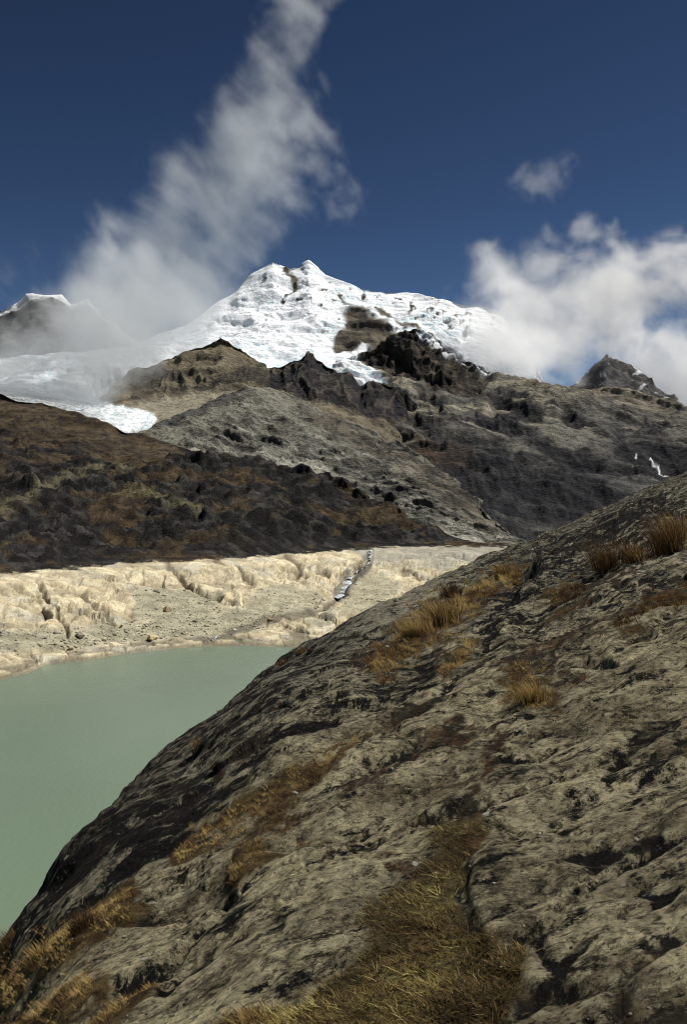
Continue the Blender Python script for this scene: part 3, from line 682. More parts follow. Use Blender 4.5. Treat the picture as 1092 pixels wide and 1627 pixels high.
for pts in [[(555,1270,16),(620,1225,16),(690,1190,14),(745,1150,12)], [(745,1330,14),(765,1270,16),(795,1205,16),(790,1160,10)], [(800,1060,14),(880,1030,18),(960,1000,22),(1030,975,22),(1100,935,22)],
            [(620,1375,12),(665,1385,22),(700,1375,14)], [(470,1330,8),(560,1245,8)], [(100,1490,14),(150,1465,18)], [(740,1490,30),(800,1515,30),(770,1560,20)], [(560,1060,10),(640,1035,14)], [(250,1290,14),(290,1260,14),(330,1230,10)], [(330,1215,8),(370,1190,10),(420,1165,8)],
            [(900,960,10),(1000,920,14)], [(780,1070,12),(860,1060,14),(920,1080,10)]]:
    red = np.maximum(red, band(pts, 0)[0])
blk = np.zeros_like(Xf)  # dark bands: black lichen and ledge shadow, both put into the colour
for pts in [[(60,1420,16),(120,1370,34),(190,1320,32),(260,1285,26),(330,1225,14)], [(170,1400,12),(260,1345,24),(330,1290,24),(390,1245,26),(440,1190,22),(520,1150,12)], [(540,1130,10),(610,1085,16),(680,1060,26),(730,1035,14)],
            [(900,1385,12),(950,1385,22),(990,1370,8)], [(915,1240,14),(935,1235,14)], [(1020,1430,10),(1070,1435,16)], [(860,900,8),(930,870,16),(1000,830,12),(1060,800,8)], [(760,1025,8),(800,960,10),(850,905,12)],
            [(760,1500,10),(740,1430,14),(760,1370,8)], [(860,1500,8),(890,1545,16),(960,1495,12)], [(380,1500,8),(440,1470,14)], [(980,1250,8),(1010,1200,12),(1080,1150,14)], [(250,1560,16),(290,1530,10),(400,1470,6)], [(1000,1370,7),(1092,1330,7)]]:
    blk = np.maximum(blk, band(pts, 0, .7)[0])
led = np.zeros_like(Xf)                                  # drawn ledges: higher on the right of each line, the face looks at the lake
scl = Yf / F                                             # metres per photo pixel at that distance
for pts, h in [([(560,1190),(620,1135),(700,1090),(770,1050),(850,1010),(940,960)], .16), ([(120,1420),(230,1345),(330,1270),(430,1180),(540,1120)], .30), ([(820,980),(850,905),(930,850),(1010,800)], .35),
               ([(480,1610),(560,1500),(620,1400)], .03), ([(700,1210),(790,1160),(900,1120),(1000,1060),(1092,1000)], .12), ([(270,1380),(380,1340),(470,1290),(560,1200)], .08),
               ([(170,1560),(280,1500),(400,1400),(560,1280),(700,1190)], .10), ([(740,1400),(800,1200),(830,1150)], .03), ([(880,1160),(1000,1100),(1092,1040)], .08), ([(760,1620),(900,1500),(1092,1470)], .08),
               ([(880,1400),(960,1375),(1030,1330),(1092,1290)], .08), ([(60,1530),(180,1440),(270,1380)], .12)]:
    pw = np.array(pts, float); hx, hy = fore_hit(pw[:, 0], pw[:, 1])
    d_, s2, f_ = dline(Xf + .12 * wq, Yf + .1 * wq, np.stack([hx, hy], 1))
    sd = d_ * s2                                         # >0 to the right of the line
    fade = ss(0, .12, f_) * ss(1, .88, f_)
    led += h * fade * (np.clip(sd / np.maximum(.09, 3 * dY) + .5, 0, 1) * np.exp(-np.clip(sd, 0, None) / 1.1) - .5 * np.exp(-np.clip(-sd, 0, None) / .5) * (1 - np.clip(sd / np.maximum(.09, 3 * dY) + .5, 0, 1)))
gmask = gsmooth(gsmooth(np.clip(gm + turf, 0, 1).astype(float), 5, 0), 5, 1)
blk_s = gsmooth(gsmooth(blk.astype(float), 3, 0), 3, 1)
rough = (1 - .75 * gmask)
Amp = ss(1.5, 7, Yf) * .85 + .35
jx = A + .5 * fbm(A / 1.5, B / .8, 4, 681); jy = B + .22 * fbm(A / 1.5, B / .8, 4, 685)
f1, f2, cid, ctx, cty = worley(jx / 2.3, jy / .75, 5)
g1, g2, cid2, ctx2, cty2 = worley(jx / .75 + 9, jy / .26, 6)
near_ = ss(.10, .04, dY); att1 = ss(.35, .1, dY)
joint = ss(.09, .0, f2 - f1) * att1; joint2 = ss(.08, .0, g2 - g1) * ss(-.05, .15, fbm(A / 1.4, B / .9, 3, 688)) * near_
slab = (cid - .5) * .075 * att1 + (ctx * (GX[(cid * 4096).astype(int)]) + cty * np.abs(GY[(cid * 4096).astype(int)]) * -1) * .06
slab2 = ((cid2 - .5) * .035 + cty2 * -.03) * near_
slab = gsmooth(gsmooth(slab, 1.3, 0), 1.0, 1); slab2 = gsmooth(gsmooth(slab2, 1.3, 0), 1.0, 1)
ls = 1 - .15 * ss(260, 40, FPY - np.interp(FPX, sp[:, 0], sp[:, 1])) * ss(760, 420, FPX)
rgb_z = rough * ls * (slab + slab2 * ss(-.2, .1, fbm(A / 1.4, B / .9, 3, 688)) + .07 * step1 + .12 * lump + .03 * mid + ss(5, 12, Yf) * .22 * fbm(Xf / 1.4, Yf / 2.4, 4, 699) + .03 * (rg - .4) + .035 * fbm(A / .5, B / .3, 5, 625, .65) * ss(.2, .05, dY)) * Amp + led * .5 * ss(1.5, 7, Yf)
rgb_z -= rough * ls * (joint * .07 + joint2 * .025)
pits = ss(.2, .42, fbm(A / .22 + 3, B / .12, 4, 641))
rgb_z -= pits * .012 * rough
rgb_z -= blk_s * .05
rgb_z += 0
fadeb = np.ones_like(Xf)
rgb_z = gsmooth(gsmooth(rgb_z, .6, 0), .5, 1)
rgb_z *= 1 - .65 * np.exp(-((FPX - 1000) / 130) ** 2 - ((FPY - 1590) / 100) ** 2)
nearcut = np.exp(-(Yf / 1.2) ** 2)
P = np.stack([Xf, Yf, Zf], -1); NF = normals(P)
P = P + NF * (rgb_z * (1 - nearcut))[..., None]
# kinds of surface
t = fbm(A / .5, B / .3, 5, 651); t2 = fbm(Xf / 1.3, Yf / 1.6, 4, 653)
spk = fbm(A / .075, B / .05, 4, 655); spk2 = fbm(A / .16 + 7, B / .09, 4, 657)
c = mix((.235, .203, .13), (.43, .38, .245), ss(-.3, .3, t + .4 * t2))
c = mix(c, (.52, .46, .285), ss(.05, .34, t2 + .5 * spk2) * .6)
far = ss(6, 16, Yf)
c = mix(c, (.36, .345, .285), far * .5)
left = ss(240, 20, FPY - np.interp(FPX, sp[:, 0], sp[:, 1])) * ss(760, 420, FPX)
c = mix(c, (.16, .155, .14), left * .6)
upper = ss(260, 40, FPY - np.interp(FPX, sp[:, 0], sp[:, 1])) * ss(650, 800, FPX)
c = mix(c, mix((.022, .022, .024), (.09, .088, .08), ss(.1, .3, spk)), blk * ss(-.3, .2, t + spk2) * .6)
rmask = np.maximum(red * ss(-.35, -.05, spk2 + .3 * t), joint * ss(-.05, .2, fbm(A / 1.1, B / .6, 3, 690)) * .9) * .9
c = mix(c, mix((.035, .018, .012), (.10, .045, .022), ss(-.2, .3, spk2)), rmask)
gmk = gm * ss(-.35, .05, spk2 + .3 * t + (gm - .5) * .6)
c = mix(c, mix((.05, .028, .012), (.12, .08, .032), ss(-.3, .3, spk2)), gmk * .95)
ct = mix(mix((.08, .06, .03), (.20, .165, .065), ss(-.2, .3, t)), (.10, .055, .028), ss(0, .3, fbm(A / .3, B / .3, 4, 661)) * .8)
turfm = np.clip(turf * 1.3, 0, 1) * ss(-.9, -.3, spk2 * .8 + t - .6 + turf)
c = mix(c, ct, turfm * .95)
cov = np.clip(turfm + gmk + rmask * .6, 0, 1)
L0 = np.clip(.22 + .30 * fbm(A / 1.2, B / .5, 5, 671, .65) + left * .26 + blk * .38 + upper * .3 + pits * .25 + red * .2 + joint * .35 + joint2 * .3, 0, 1)   # how much black crust; blk adds painted ledge shadow to it
L1 = np.clip(.75 - left * .2, 0, 1) * (1 - cov)                       # how much pale lichen
lich = np.stack([L0, L1, 1 - .75 * cov], -1)
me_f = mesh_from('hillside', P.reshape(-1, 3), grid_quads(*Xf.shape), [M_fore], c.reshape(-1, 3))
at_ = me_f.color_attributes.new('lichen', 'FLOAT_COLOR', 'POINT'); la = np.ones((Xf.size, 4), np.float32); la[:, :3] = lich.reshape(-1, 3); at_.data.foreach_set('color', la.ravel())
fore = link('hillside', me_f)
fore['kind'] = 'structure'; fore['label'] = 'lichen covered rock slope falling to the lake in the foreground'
print('foreground', time.time() - T0, len(P.reshape(-1, 3)))
GP = P
def ground_at(px, py):
    """ground point under photo pixels, on the finished relief"""
    x, y = fore_hit(px, py); return ground_xy(x, y)
def ground_xy(x, y):
    u = x / y; D = np.interp(u, UT, DT); t_ = np.clip(y / D, .02, .9995); kk = (1 - t_) ** 2 / t_
    k0_ = (1 - y0 / D) ** 2 / (y0 / D)
    s__ = 1 - (kk / k0_) ** (1 / 2.6)
    rr = np.clip(s__ * (NR - 1), 0, NR - 2); cc = np.clip(np.interp(u, cu, np.arange(len(cu))), 0, len(cu) - 2)
    r0 = rr.astype(int); c0 = cc.astype(int); fr = rr - r0; fc = cc - c0
    fr = fr[..., None]; fc = fc[..., None]
    return (GP[r0, c0] * (1 - fr) + GP[r0 + 1, c0] * fr) * (1 - fc) + (GP[r0, c0 + 1] * (1 - fr) + GP[r0 + 1, c0 + 1] * fr) * fc

# ------------------------------------------------------------------ grass blades
m, N, L, p = new_mat('dry_grass'); M_grass = m
at = N.new('ShaderNodeAttribute'); at.attribute_name = 'col'
L.new(at.outputs['Color'], p.inputs['Base Color']); p.inputs['Roughness'].default_value = .75; p.inputs['Specular IOR Level'].default_value = .15
tr = N.new('ShaderNodeBsdfTranslucent'); L.new(at.outputs['Color'], tr.inputs[0])
ms = N.new('ShaderNodeMixShader'); ms.inputs[0].default_value = .3; out = N['Material Output']
L.new(p.outputs[0], ms.inputs[1]); L.new(tr.outputs[0], ms.inputs[2]); L.new(ms.outputs[0], out.inputs[0])
def blades(base, height, width, lean=.5, spread=.06, per=40, tint=None, leandir=None):
    """base (n,3) tuft roots -> curved tapering blades; 3 segments each, the last a point"""
    n = len(base); k = n * per
    b0 = np.repeat(base, per, 0); hh = np.repeat(height, per) * rng.uniform(.45, 1.1, k); ww = np.repeat(width, per) * rng.uniform(.6, 1.3, k)
    ang = rng.uniform(0, 2 * PI, k); rad = np.repeat(height, per) * spread * 4 * np.sqrt(rng.uniform(0, 1, k))
    b0 = b0 + np.stack([np.cos(ang) * rad, np.sin(ang) * rad, -.02 + 0 * ang], -1)
    ld = ang + rng.normal(0, .6, k); le = lean * rng.uniform(.3, 1.5, k)
    dx = np.cos(ld) * le + (-.30 if leandir is None else leandir[0]); dy = np.sin(ld) * le + (-.1 if leandir is None else leandir[1])
    side = rng.uniform(0, PI, k); sx = np.cos(side) * ww; sy = np.sin(side) * ww
    vs = []
    for f, wf in ((0, 1), (.4, .85), (.75, .55)):
        cx_ = b0[:, 0] + dx * hh * f ** 1.8; cy2 = b0[:, 1] + dy * hh * f ** 1.8; cz = b0[:, 2] + hh * (f - .25 * f * f * le)
        vs.append(np.stack([cx_ - sx * wf, cy2 - sy * wf, cz], -1)); vs.append(np.stack([cx_ + sx * wf, cy2 + sy * wf, cz], -1))
    tip = np.stack([b0[:, 0] + dx * hh, b0[:, 1] + dy * hh, b0[:, 2] + hh * (1 - .25 * le)], -1)
    V = np.stack(vs + [tip], 1)                           # k,7,3
    i = np.arange(k)[:, None] * 7
    Tt = np.concatenate([i + np.array(q)[None] for q in ((0, 1, 3), (0, 3, 2), (2, 3, 5), (2, 5, 4), (4, 5, 6))])
    tn = rng.uniform(0, 1, n) if tint is None else tint
    tb_ = np.clip(np.repeat(tn, per) + rng.normal(0, .22, k), 0, 1)
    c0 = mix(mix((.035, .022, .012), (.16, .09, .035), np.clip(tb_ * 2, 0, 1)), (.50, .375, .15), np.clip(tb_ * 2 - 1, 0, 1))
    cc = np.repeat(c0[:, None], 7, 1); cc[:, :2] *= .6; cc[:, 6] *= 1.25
    return V.reshape(-1, 3), Tt, cc.reshape(-1, 3)
def sample_band(pts, n):
    P0 = np.array(pts, float); seg = np.hypot(*np.diff(P0[:, :2], axis=0).T); cum = np.concatenate([[0], np.cumsum(seg)])
    s = rng.uniform(0, cum[-1], n); i = np.clip(np.searchsorted(cum, s) - 1, 0, len(seg) - 1); f = (s - cum[i]) / seg[i]
    p_ = P0[i] * (1 - f[:, None]) + P0[i + 1] * f[:, None]; d = (P0[i + 1] - P0[i])[:, :2] / seg[i][:, None]
    off = rng.normal(0, .42, n) * p_[:, 2]
    return p_[:, 0] + d[:, 1] * -off, p_[:, 1] + d[:, 0] * off
for gi, (lb, pts) in enumerate(GRASS):
    P0 = np.array(pts, float); seg = np.hypot(*np.diff(P0[:, :2], axis=0).T).sum(); area = seg * P0[:, 2].mean() * 2
    n = int(area / 16)
    sx_, sy_ = sample_band(pts, n)
    dens = fbm(sx_ / 30, sy_ / 22, 3, 700 + gi)
    keep = dens > -.22; sx_, sy_ = sx_[keep], sy_[keep]; dens = dens[keep]
    base = ground_at(sx_, sy_)
    d = base[:, 1]
    h = np.clip(10.5 * d / F, .035, .35) * rng.uniform(.6, 1.3, len(d))
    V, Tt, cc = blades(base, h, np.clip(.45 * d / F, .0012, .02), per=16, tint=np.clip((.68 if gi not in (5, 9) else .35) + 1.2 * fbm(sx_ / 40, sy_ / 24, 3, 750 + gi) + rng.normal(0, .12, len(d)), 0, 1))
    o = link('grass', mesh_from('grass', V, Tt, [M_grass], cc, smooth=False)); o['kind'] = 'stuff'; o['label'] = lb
# low turf in the bottom hollow, and sprigs in cracks all over the slope
tx = rng.uniform(300, 880, 9000); ty = rng.uniform(1320, 1680, 9000)
tg = ground_at(tx, ty); ui = np.clip(np.interp(tg[:, 0] / tg[:, 1], cu, np.arange(len(cu))), 0, len(cu) - 1).astype(int)
hx_, hy_ = fore_hit(tx, ty); D_ = np.interp(hx_ / hy_, UT, DT); t_ = hy_ / D_; s__ = 1 - (((1 - t_) ** 2 / t_) / ((1 - y0 / D_) ** 2 / (y0 / D_))) ** (1 / 2.6)
ri = np.clip(s__ * (NR - 1), 0, NR - 1).astype(int); kk_ = turfm[ri, ui] > rng.uniform(.2, .9, 9000); tg = tg[kk_]
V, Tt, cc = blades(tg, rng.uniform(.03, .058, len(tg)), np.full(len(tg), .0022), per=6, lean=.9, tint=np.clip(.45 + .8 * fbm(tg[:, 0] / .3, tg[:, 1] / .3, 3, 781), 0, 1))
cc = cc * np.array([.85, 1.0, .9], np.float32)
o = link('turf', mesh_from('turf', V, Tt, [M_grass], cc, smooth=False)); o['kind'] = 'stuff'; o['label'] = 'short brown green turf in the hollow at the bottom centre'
print('turf tufts', len(tg))
tx = rng.uniform(-20, 1110, 2600); ty = rng.uniform(760, 1640, 2600)
ty[:160] = np.interp(tx[:160], sp[:, 0], sp[:, 1]) + rng.uniform(4, 12, 160); kk_ = (ty > np.interp(tx, sp[:, 0], sp[:, 1]) + 4) & (fbm(tx / 60, ty / 40, 3, 785) > .06); tx, ty = tx[kk_], ty[kk_]
tg = ground_at(tx, ty)
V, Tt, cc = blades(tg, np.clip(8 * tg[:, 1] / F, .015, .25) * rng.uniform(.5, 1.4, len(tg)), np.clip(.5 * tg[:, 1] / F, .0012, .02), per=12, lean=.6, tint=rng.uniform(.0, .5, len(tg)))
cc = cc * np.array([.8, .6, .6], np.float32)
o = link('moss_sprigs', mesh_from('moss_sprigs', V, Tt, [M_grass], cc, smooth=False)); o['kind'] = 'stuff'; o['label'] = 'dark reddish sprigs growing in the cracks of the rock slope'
# single tufts
TUFTS = [
 ((985,905), 56, 60, .25, 'tall dark reddish grass tuft on the slope near the right edge', 'a'),
 ((1022,900), 34, 40, .45, 'low tuft just right of the tall reddish tuft', 'a'),
 ((1062,880), 62, 60, .2, 'tall dark tuft second from the right edge', 'a'),
 ((1085,862), 60, 50, .55, 'golden tuft touching the right edge of the picture', 'a'),
 ((312,1188), 26, 26, .3, 'small brown tuft standing on the skyline against the lake', 'b'),
 ((480,1036), 15, 22, .3, 'tiny dark tuft at the waterline end on the skyline', 'b'),
 ((446,1058), 12, 14, .3, 'tiny sprig on the skyline left of the tiny dark tuft', 'b'),
 ((705,990), 52, 60, .6, 'upright golden tuft in the long grass bank', 'c'),
 ((660,1015), 40, 60, .8, 'pale golden tuft at the lower part of the long grass bank', 'c'),
 ((855,1115), 40, 60, .8, 'golden tuft in the hollow right of centre', 'c'),
 ((720,945), 30, 44, .2, 'dark brown tuft at the skyline end of the long grass bank', 'c'),
 ((800,915), 26, 44, .45, 'brown tuft near the top of the long grass bank', 'c'),
 ((395,1625), 42, 60, .7, 'golden tuft at the bottom edge left of centre', 'd'),
 ((140,1480), 36, 60, .15, 'dark brown tuft in the lower left grass band', 'd'),
 ((75,1525), 34, 60, .7, 'golden tuft in the lower left grass band', 'd'),
 ((8,1515), 34, 40, .25, 'dark tuft at the left edge above the lake corner', 'd')]
for (tp, hp, per, tint, lb, g) in TUFTS:
    b0 = ground_at(np.array([float(tp[0])]), np.array([float(tp[1])]))[0]
    h = hp * b0[1] / F
    nt = 7; base = np.zeros((nt, 3)); base[:, 0] = rng.normal(0, .22, nt) * h; base[:, 1] = rng.normal(0, .22, nt) * h
    g_ = ground_xy(base[:, 0] + b0[0], base[:, 1] + b0[1]); base = g_ - b0
    V, Tt, cc = blades(base, np.full(nt, h), np.full(nt, max(.0015, .5 * b0[1] / F)), per=per, tint=np.full(nt, tint), lean=.4)
    o = link('grass_tuft', mesh_from('grass_tuft', V, Tt, [M_grass], cc, smooth=False), loc=b0)
    setprops(o, lb, 'grass tuft', 'grass tufts on the rock slope')
print('grass', time.time() - T0)

# ------------------------------------------------------------------ stones
def stone_mesh(name, seed, mat, colr, flat=.6, sub=3):
    import bmesh
    bm = bmesh.new(); bmesh.ops.create_icosphere(bm, subdivisions=sub, radius=1.0)
    r = np.random.default_rng(seed); pl = r.normal(size=(14, 3)); pl /= np.linalg.norm(pl, axis=1)[:, None]; dd = r.uniform(.62, .95, 14)
    for v in bm.verts:
        p_ = np.array(v.co)
        for a, b in zip(pl, dd):                          # cut flat faces into the ball
            q = p_ @ a
            if q > b: p_ = p_ - a * (q - b)
        p_ *= 1 + .05 * math.sin(5 * p_[0] + seed) * math.cos(6 * p_[1])
        v.co = (p_[0], p_[1] * .8, p_[2] * flat)
    me = bpy.data.meshes.new(name); bm.to_mesh(me); bm.free()
    me.materials.append(mat); a = me.color_attributes.new('col', 'FLOAT_COLOR', 'POINT')
    a.data.foreach_set('color', np.tile(np.array(list(colr) + [1], np.float32), len(me.vertices)))
    return me
SHV = SH_P.reshape(-1, 3); shx, shy = topix(SHV[:, 0], SHV[:, 1], SHV[:, 2])
def shore_at(px, py):
    i = np.argmin((shx - px) ** 2 + (shy - py) ** 2 + (SHV[:, 2] < -62) * 1e6); return SHV[i]
BOULD = [((266,971), 8, 1, 'large tan boulder alone on the upper gravel of the shore', (.36, .29, .19)),
 ((127,1011), 9, 2, 'pale boulder on the gravel just above the lake at the left', (.42, .38, .29)),
 ((430,987), 6, 3, 'brown boulder beside the stream on the shore', (.3, .22, .14)),
 ((181,1037), 14, 4, 'low flat rock sticking out of the lake water', (.5, .48, .37)),
 ((165,1018), 5, 5, 'small pale stone by the water right of the pale boulder', (.5, .45, .32)),
 ((112,1031), 5, 6, 'small stone at the water edge below the pale boulder', (.48, .42, .3)),
 ((240,1017), 10, 7, 'yellow rock hump at the water edge below the tan boulder', (.5, .42, .25))]
for (bp, rp, sd_, lb, cl_) in BOULD:
    if sd_ == 4:
        u, v = ray(*bp); d = ZW / v; pos = np.array([u * d, d, ZW + .05])
    else: pos = shore_at(*bp)
    r = rp * pos[1] / F
    me = stone_mesh('boulder', sd_, M_shore, cl_, .45 if sd_ in (4, 7) else .75)
    o = link('boulder', me, loc=pos + np.array([0, 0, r * (.0 if sd_ == 4 else .35)])); o.scale = (r, r * 1.1, r * (.5 if sd_ == 4 else 1)); o.rotation_euler = (0, 0, sd_)
    if sd_ == 4: o.rotation_euler = (0, .0, .25); o.scale = (r, r * .6, r * .35)
    setprops(o, lb, 'boulder', 'boulders on the shore')
# rubble on the shore: countless
def scatter_stones(name, label, pts, radii, colors, mat, seeds=6):
    Vs, Fs, Cs = [], [], []; off = 0
    import bmesh
    protos = []
    for s in range(seeds):
        bm = bmesh.new(); bmesh.ops.create_icosphere(bm, subdivisions=1, radius=1.0); r = np.random.default_rng(s + 50)
        v = np.array([list(q.co) for q in bm.verts]) * r.uniform(.7, 1.15, (len(bm.verts), 1)) * np.array([1, .8, .6])
        f = np.array([[q.index for q in fc.verts] for fc in bm.faces]); bm.free(); protos.append((v, f))
    for i in range(len(pts)):
        v, f = protos[i % seeds]; a = rng.uniform(0, 2 * PI); R = np.array([[math.cos(a), -math.sin(a), 0], [math.sin(a), math.cos(a), 0], [0, 0, 1]])
        Vs.append(v @ R.T * radii[i] + pts[i]); Fs.append(f + off); off += len(v); Cs.append(np.tile(colors[i], (len(v), 1)))
    o = link(name, mesh_from(name, np.concatenate(Vs), np.concatenate(Fs), [mat], np.concatenate(Cs), smooth=False)); o['kind'] = 'stuff'; o['label'] = label
    return o
ok = np.where((SHV[:, 2] > -59.6) & (SHV[:, 2] < -38) & (shx > -60) & (shx < 860) & (grav.reshape(-1) * (1 - upm.reshape(-1)) > .5))[0]
pick = rng.choice(ok, 1500)
rad = np.abs(rng.normal(0, .35, len(pick))) + .15; rad[:60] *= 2.4
cl_ = mix((.2, .19, .15), (.55, .5, .37), rng.uniform(0, 1, len(pick)))
scatter_stones('rubble', 'loose stones strewn over the gravel of the shore', SHV[pick], rad, cl_, M_shore)
# pale stones on the foreground slope
STN = [((472,1266), 6, 'small white stone in the golden grass strip'), ((244,1432), 6, 'small white stone at the upper end of the lower left grass'), ((226,1520), 7, 'small pale stone among the rocks at the lower left'),
 ((565,1063), 6, 'pale stone low on the slope left of the grass bank'), ((617,1032), 4, 'small white stone in front of the grass bank'), ((250,1318), 8, 'pale angular stone on the dark rock near the lake'), ((775,1312), 8, 'pale stone beside the narrow mossy crack'),
 ((660,1373), 8, 'flat pale stone on the reddish moss patch'), ((195,1480), 5, 'small pale stone beside the dark brown tuft')]
for i, (sp_, rp, lb) in enumerate(STN):
    pos = ground_at(np.array([float(sp_[0])]), np.array([float(sp_[1])]))[0]; r = rp * pos[1] / F
    o = link('stone', stone_mesh('stone', 30 + i, M_chip, (.5, .48, .42), .5, 2), loc=pos + np.array([0, 0, r * .15])); o.scale = (r, r, r * .8); o.rotation_euler = (.1, .3, i * 1.7)
    setprops(o, lb, 'stone', 'pale stones on the rock slope')
npb = 450
bx = rng.uniform(0, 1100, npb); by = rng.uniform(850, 1640, npb); m_ = by > np.interp(bx, sp[:, 0], sp[:, 1]) + 12; bx, by = bx[m_], by[m_]
pb = ground_at(bx, by); rr_ = np.abs(rng.normal(0, 1, len(bx))) * 1.6 * pb[:, 1] / F + .004
scatter_stones('stone_chips', 'small broken stone chips scattered over the rock slope', pb, rr_, mix((.10, .09, .07), (.30, .27, .2), rng.uniform(0, 1, len(bx)) ** 1.6), M_chip)
print('stones', time.time() - T0)

# ------------------------------------------------------------------ waterfall and stream
m, N, L, p = new_mat('white_water'); M_ww = m
tc = N.new('ShaderNodeTexCoord'); n1 = N.new('ShaderNodeTexNoise'); n1.inputs['Scale'].default_value = 1.0; n1.inputs['Detail'].default_value = 4; L.new(tc.outputs['Object'], n1.inputs[0])
cr_ = N.new('ShaderNodeValToRGB'); cr_.color_ramp.elements[0].position = .40; cr_.color_ramp.elements[1].position = .62
cr_.color_ramp.elements[0].color = (.20, .24, .27, 1); cr_.color_ramp.elements[1].color = (.86, .9, .93, 1)
L.new(n1.outputs[0], cr_.inputs[0]); L.new(cr_.outputs[0], p.inputs['Base Color']); p.inputs['Roughness'].default_value = .4
def ribbon(name, pts, raise_=.5):
    """water following the shore relief: pts (px, py, half width in metres); a sheet with a raised middle"""
    P0 = np.array(pts, float); n = 60; f = np.linspace(0, len(P0) - 1, n)
    px = np.interp(f, np.arange(len(P0)), P0[:, 0]) + rng.normal(0, .15, n); py = np.interp(f, np.arange(len(P0)), P0[:, 1]); hw = np.interp(f, np.arange(len(P0)), P0[:, 2]) * np.interp(np.arange(n), np.linspace(0, n, 11), rng.uniform(.6, 1.4, 11))
    V = []
    for a, b, h in zip(px, py, hw):
        c0 = shore_at(a, b)
        for k_, (o_, zz) in enumerate(((-1, -.25), (-.4, .12), (.4, .12), (1, -.25))):
            V.append((c0[0] + o_ * h, c0[1] - .3, c0[2] + raise_ + zz))
    me = mesh_from(name, np.array(V), grid_quads(n, 4), [M_ww])
    return me
o = link('waterfall', ribbon('waterfall', [(589,876,.9),(588,884,1.0),(587,893,.8)], 1.0)); setprops(o, 'narrow white waterfall dropping over the edge of the pale shore', 'waterfall')
o = link('waterfall', ribbon('waterfall', [(569,907,.5),(557,917,1.2),(550,929,2.4),(543,941,3.6),(533,951,2.0)], .3)); setprops(o, 'white cascade spreading over rocks below the narrow waterfall', 'waterfall')
o = link('stream', ribbon('stream', [(587,894,.4),(580,902,.4),(570,907,.4)], .4)); o['kind'] = 'structure'; o['label'] = 'white stream joining the waterfall and the cascade'
o = link('stream', ribbon('stream', [(345,1011,.5),(340,1015,.5),(335,1019,.6)], .3)); o['kind'] = 'structure'; o['label'] = 'white stream mouth running into the lake'

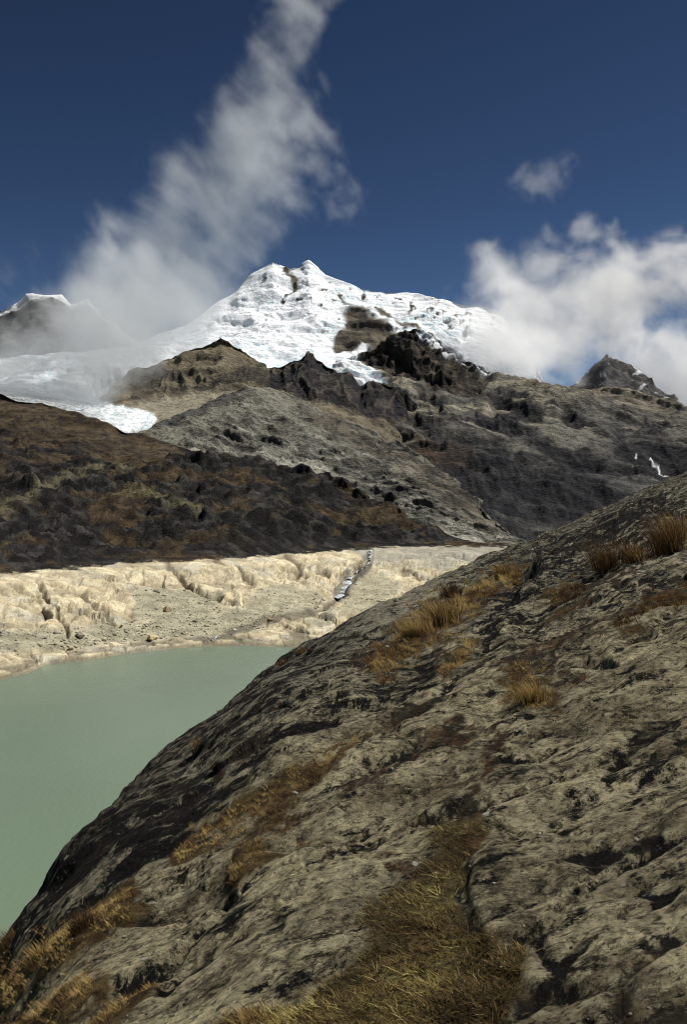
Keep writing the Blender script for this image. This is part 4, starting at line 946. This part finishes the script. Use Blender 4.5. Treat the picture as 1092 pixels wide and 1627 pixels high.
# ------------------------------------------------------------------ clouds: fog volumes
def cloud_mat(name, dens, aniso=.2, colr=(1, 1, 1)):
    m = bpy.data.materials.new(name); m.use_nodes = True; N = m.node_tree.nodes; L = m.node_tree.links
    N.remove(N['Principled BSDF']); v = N.new('ShaderNodeVolumePrincipled'); out = N['Material Output']
    v.inputs['Color'].default_value = (*colr, 1); v.inputs['Density'].default_value = dens; v.inputs['Anisotropy'].default_value = aniso
    L.new(v.outputs[0], out.inputs['Volume']); return m
def cloud(name, label, D, blobs, dens, voxel, depth=.8, namp=.9, nscale=260.0, seed=0, aniso=.2, soft=.9, stretch=(1, 1, 1), rot=0, colr=(1, 1, 1), warp=1.3):
    """blobs: (px, py, radius px[, distance offset, weight]) ; density field = ball fall-off broken up by noise"""
    C = []
    for b in blobs:
        u, v = ray(b[0], b[1]); d = D + (b[3] if len(b) > 3 else 0)
        C.append((float(u) * d, d, float(v) * d, b[2] * d / F, b[4] if len(b) > 4 else 1.0))
    C = np.array(C); lo = (C[:, :3] - C[:, 3:4] * np.array([1.6, depth * 1.6, 1.6])).min(0); hi = (C[:, :3] + C[:, 3:4] * np.array([1.6, depth * 1.6, 1.6])).max(0)
    res = np.maximum(8, ((hi - lo) / voxel)).astype(int)
    ng = bpy.data.node_groups.new(name, 'GeometryNodeTree'); ng.interface.new_socket('Geometry', in_out='OUTPUT', socket_type='NodeSocketGeometry')
    N = ng.nodes; L = ng.links; go = N.new('NodeGroupOutput'); pos = N.new('GeometryNodeInputPosition')
    def M(op, a, b_=None, c_=None):
        n = N.new('ShaderNodeMath'); n.operation = op
        for i, q in enumerate((a, b_, c_)):
            if q is None: continue
            if isinstance(q, (int, float)): n.inputs[i].default_value = q
            else: L.new(q, n.inputs[i])
        return n.outputs[0]
    wn_ = N.new('ShaderNodeTexNoise'); wn_.inputs['Scale'].default_value = 1.6 / nscale; wn_.inputs['Detail'].default_value = 5; wn_.inputs['Roughness'].default_value = .6; L.new(pos.outputs[0], wn_.inputs['Vector'])
    wa = N.new('ShaderNodeVectorMath'); wa.operation = 'SUBTRACT'; L.new(wn_.outputs['Color'], wa.inputs[0]); wa.inputs[1].default_value = (.5, .5, .5)
    wb = N.new('ShaderNodeVectorMath'); wb.operation = 'SCALE'; L.new(wa.outputs[0], wb.inputs[0]); wb.inputs['Scale'].default_value = warp * nscale
    wc = N.new('ShaderNodeVectorMath'); wc.operation = 'ADD'; L.new(wb.outputs[0], wc.inputs[0]); L.new(pos.outputs[0], wc.inputs[1])
    acc = None
    for (x, y, z, r, wgt) in C:
        s1 = N.new('ShaderNodeVectorMath'); s1.operation = 'SUBTRACT'; L.new(wc.outputs[0], s1.inputs[0]); s1.inputs[1].default_value = (x, y, z)
        s2 = N.new('ShaderNodeVectorMath'); s2.operation = 'MULTIPLY'; L.new(s1.outputs[0], s2.inputs[0]); s2.inputs[1].default_value = (1 / r, 1 / (r * depth), 1 / r)
        ln = N.new('ShaderNodeVectorMath'); ln.operation = 'LENGTH'; L.new(s2.outputs[0], ln.inputs[0])
        f = M('MULTIPLY', M('SUBTRACT', 1.0, ln.outputs['Value']), wgt)
        acc = f if acc is None else M('SMOOTH_MAX', acc, f, .25)
    mp_ = N.new('ShaderNodeVectorRotate'); mp_.rotation_type = 'Y_AXIS'; mp_.inputs['Angle'].default_value = rot; L.new(pos.outputs[0], mp_.inputs['Vector'])
    sc_ = N.new('ShaderNodeVectorMath'); sc_.operation = 'MULTIPLY'; L.new(mp_.outputs[0], sc_.inputs[0]); sc_.inputs[1].default_value = tuple(q / nscale for q in stretch)
    ad = N.new('ShaderNodeVectorMath'); ad.operation = 'ADD'; L.new(sc_.outputs[0], ad.inputs[0]); ad.inputs[1].default_value = (seed * 3.1, seed * 1.7, seed)
    tn = N.new('ShaderNodeTexNoise'); tn.inputs['Scale'].default_value = 1.0; tn.inputs['Detail'].default_value = 7; tn.inputs['Roughness'].default_value = .70; tn.inputs['Distortion'].default_value = .6
    L.new(ad.outputs[0], tn.inputs['Vector'])
    nz = M('MULTIPLY', M('SUBTRACT', tn.outputs[0], .5), namp * 2)
    q = M('ADD', acc, nz)
    mr = N.new('ShaderNodeMapRange'); mr.interpolation_type = 'SMOOTHSTEP'; L.new(q, mr.inputs[0]); mr.inputs[1].default_value = .12; mr.inputs[2].default_value = .12 + soft
    edge = N.new('ShaderNodeMapRange'); edge.interpolation_type = 'SMOOTHSTEP'; L.new(acc, edge.inputs[0]); edge.inputs[1].default_value = -.35; edge.inputs[2].default_value = .25
    vc = N.new('GeometryNodeVolumeCube'); L.new(M('MULTIPLY', mr.outputs[0], edge.outputs[0]), vc.inputs['Density'])
    vc.inputs['Min'].default_value = tuple(lo); vc.inputs['Max'].default_value = tuple(hi)
    for ax, r_ in zip('XYZ', res): vc.inputs['Resolution ' + ax].default_value = int(r_)
    sm = N.new('GeometryNodeSetMaterial'); mt = cloud_mat(name + '_vapour', dens, aniso, colr); sm.inputs['Material'].default_value = mt
    L.new(vc.outputs[0], sm.inputs[0]); L.new(sm.outputs[0], go.inputs[0])
    vol = bpy.data.volumes.new(name); o = bpy.data.objects.new('cloud', vol); COL.objects.link(o); vol.materials.append(mt)
    md = o.modifiers.new('shape', 'NODES'); md.node_group = ng
    setprops(o, label, 'cloud', 'clouds over the mountain')
    print(name, res, lo.round(), hi.round())
    return o
cloud('plume', 'tall grey cloud plume rising from the left side of the snow mountain', 3300,
  [(515,-25,44),(488,15,52),(460,60,62),(445,110,72),(430,160,80),(425,205,95),(470,205,72),(385,255,108),(440,270,88),(490,255,62),(530,280,44),(535,330,34),(330,320,118),(380,350,90),(280,375,122),(330,400,95),(230,435,125),(300,460,110),
   (200,500,140,-250,1.8),(285,512,105,-250,1.7),(155,540,125,-900,1.6),(45,575,80,-900,1.4),(40,610,90,-1000,1.6),(110,605,105,-1000,1.7),(170,585,85,-950,1.4),(-80,600,110,-950,1.2),(225,555,70,-800),(15,425,60,0,.6),(250,430,100),(375,300,100)],
  .0072, 9, depth=.9, namp=1.4, nscale=200, seed=1, soft=1.15, rot=.75, stretch=(1.35, 1, .62), warp=1.3, colr=(.84, .87, .89))  # greyed vapour colour stands in for the plume's self-shadow
cloud('bank', 'bright white cloud bank behind the right shoulder of the mountain', 3900,
  [(800,450,75),(830,510,120),(880,485,115),(778,525,85,-300),(805,545,75,-450,1.4),(845,578,52,-500,1.4),(850,548,78,-350),(880,545,85,-300),(960,478,95,1300),(1000,458,82,900),(1050,442,76,900),(1120,448,90,900),(912,582,52,0),(990,560,70,1500),(1080,590,110,1600),(1130,620,100,1600),(1040,560,60,1600),(1000,520,50,1600)],
  .008, 10, depth=.8, namp=1.75, nscale=200, seed=2, soft=.9, rot=-.5, stretch=(.8, 1, 1))
cloud('wisp', 'small thin cloud wisp high at the right', 3900, [(850,290,42),(880,272,38),(900,262,26)], .0026, 8, namp=1.5, nscale=110, seed=3)
cloud('puff', 'small white cloud puff between the wisp and the cloud bank', 3900, [(925,364,32),(950,372,28),(970,368,25)], .007, 8, namp=1.4, nscale=100, seed=4)
print('done', time.time() - T0)

print({o.name: len(o.data.loops) - 2 * len(o.data.polygons) for o in scene.objects if o.type == 'MESH' and len(o.data.loops) > 60000})
print('tris', sum(sum(len(p.vertices) - 2 for p in o.data.polygons) if False else len(o.data.loops) - 2 * len(o.data.polygons) for o in scene.objects if o.type == 'MESH'))
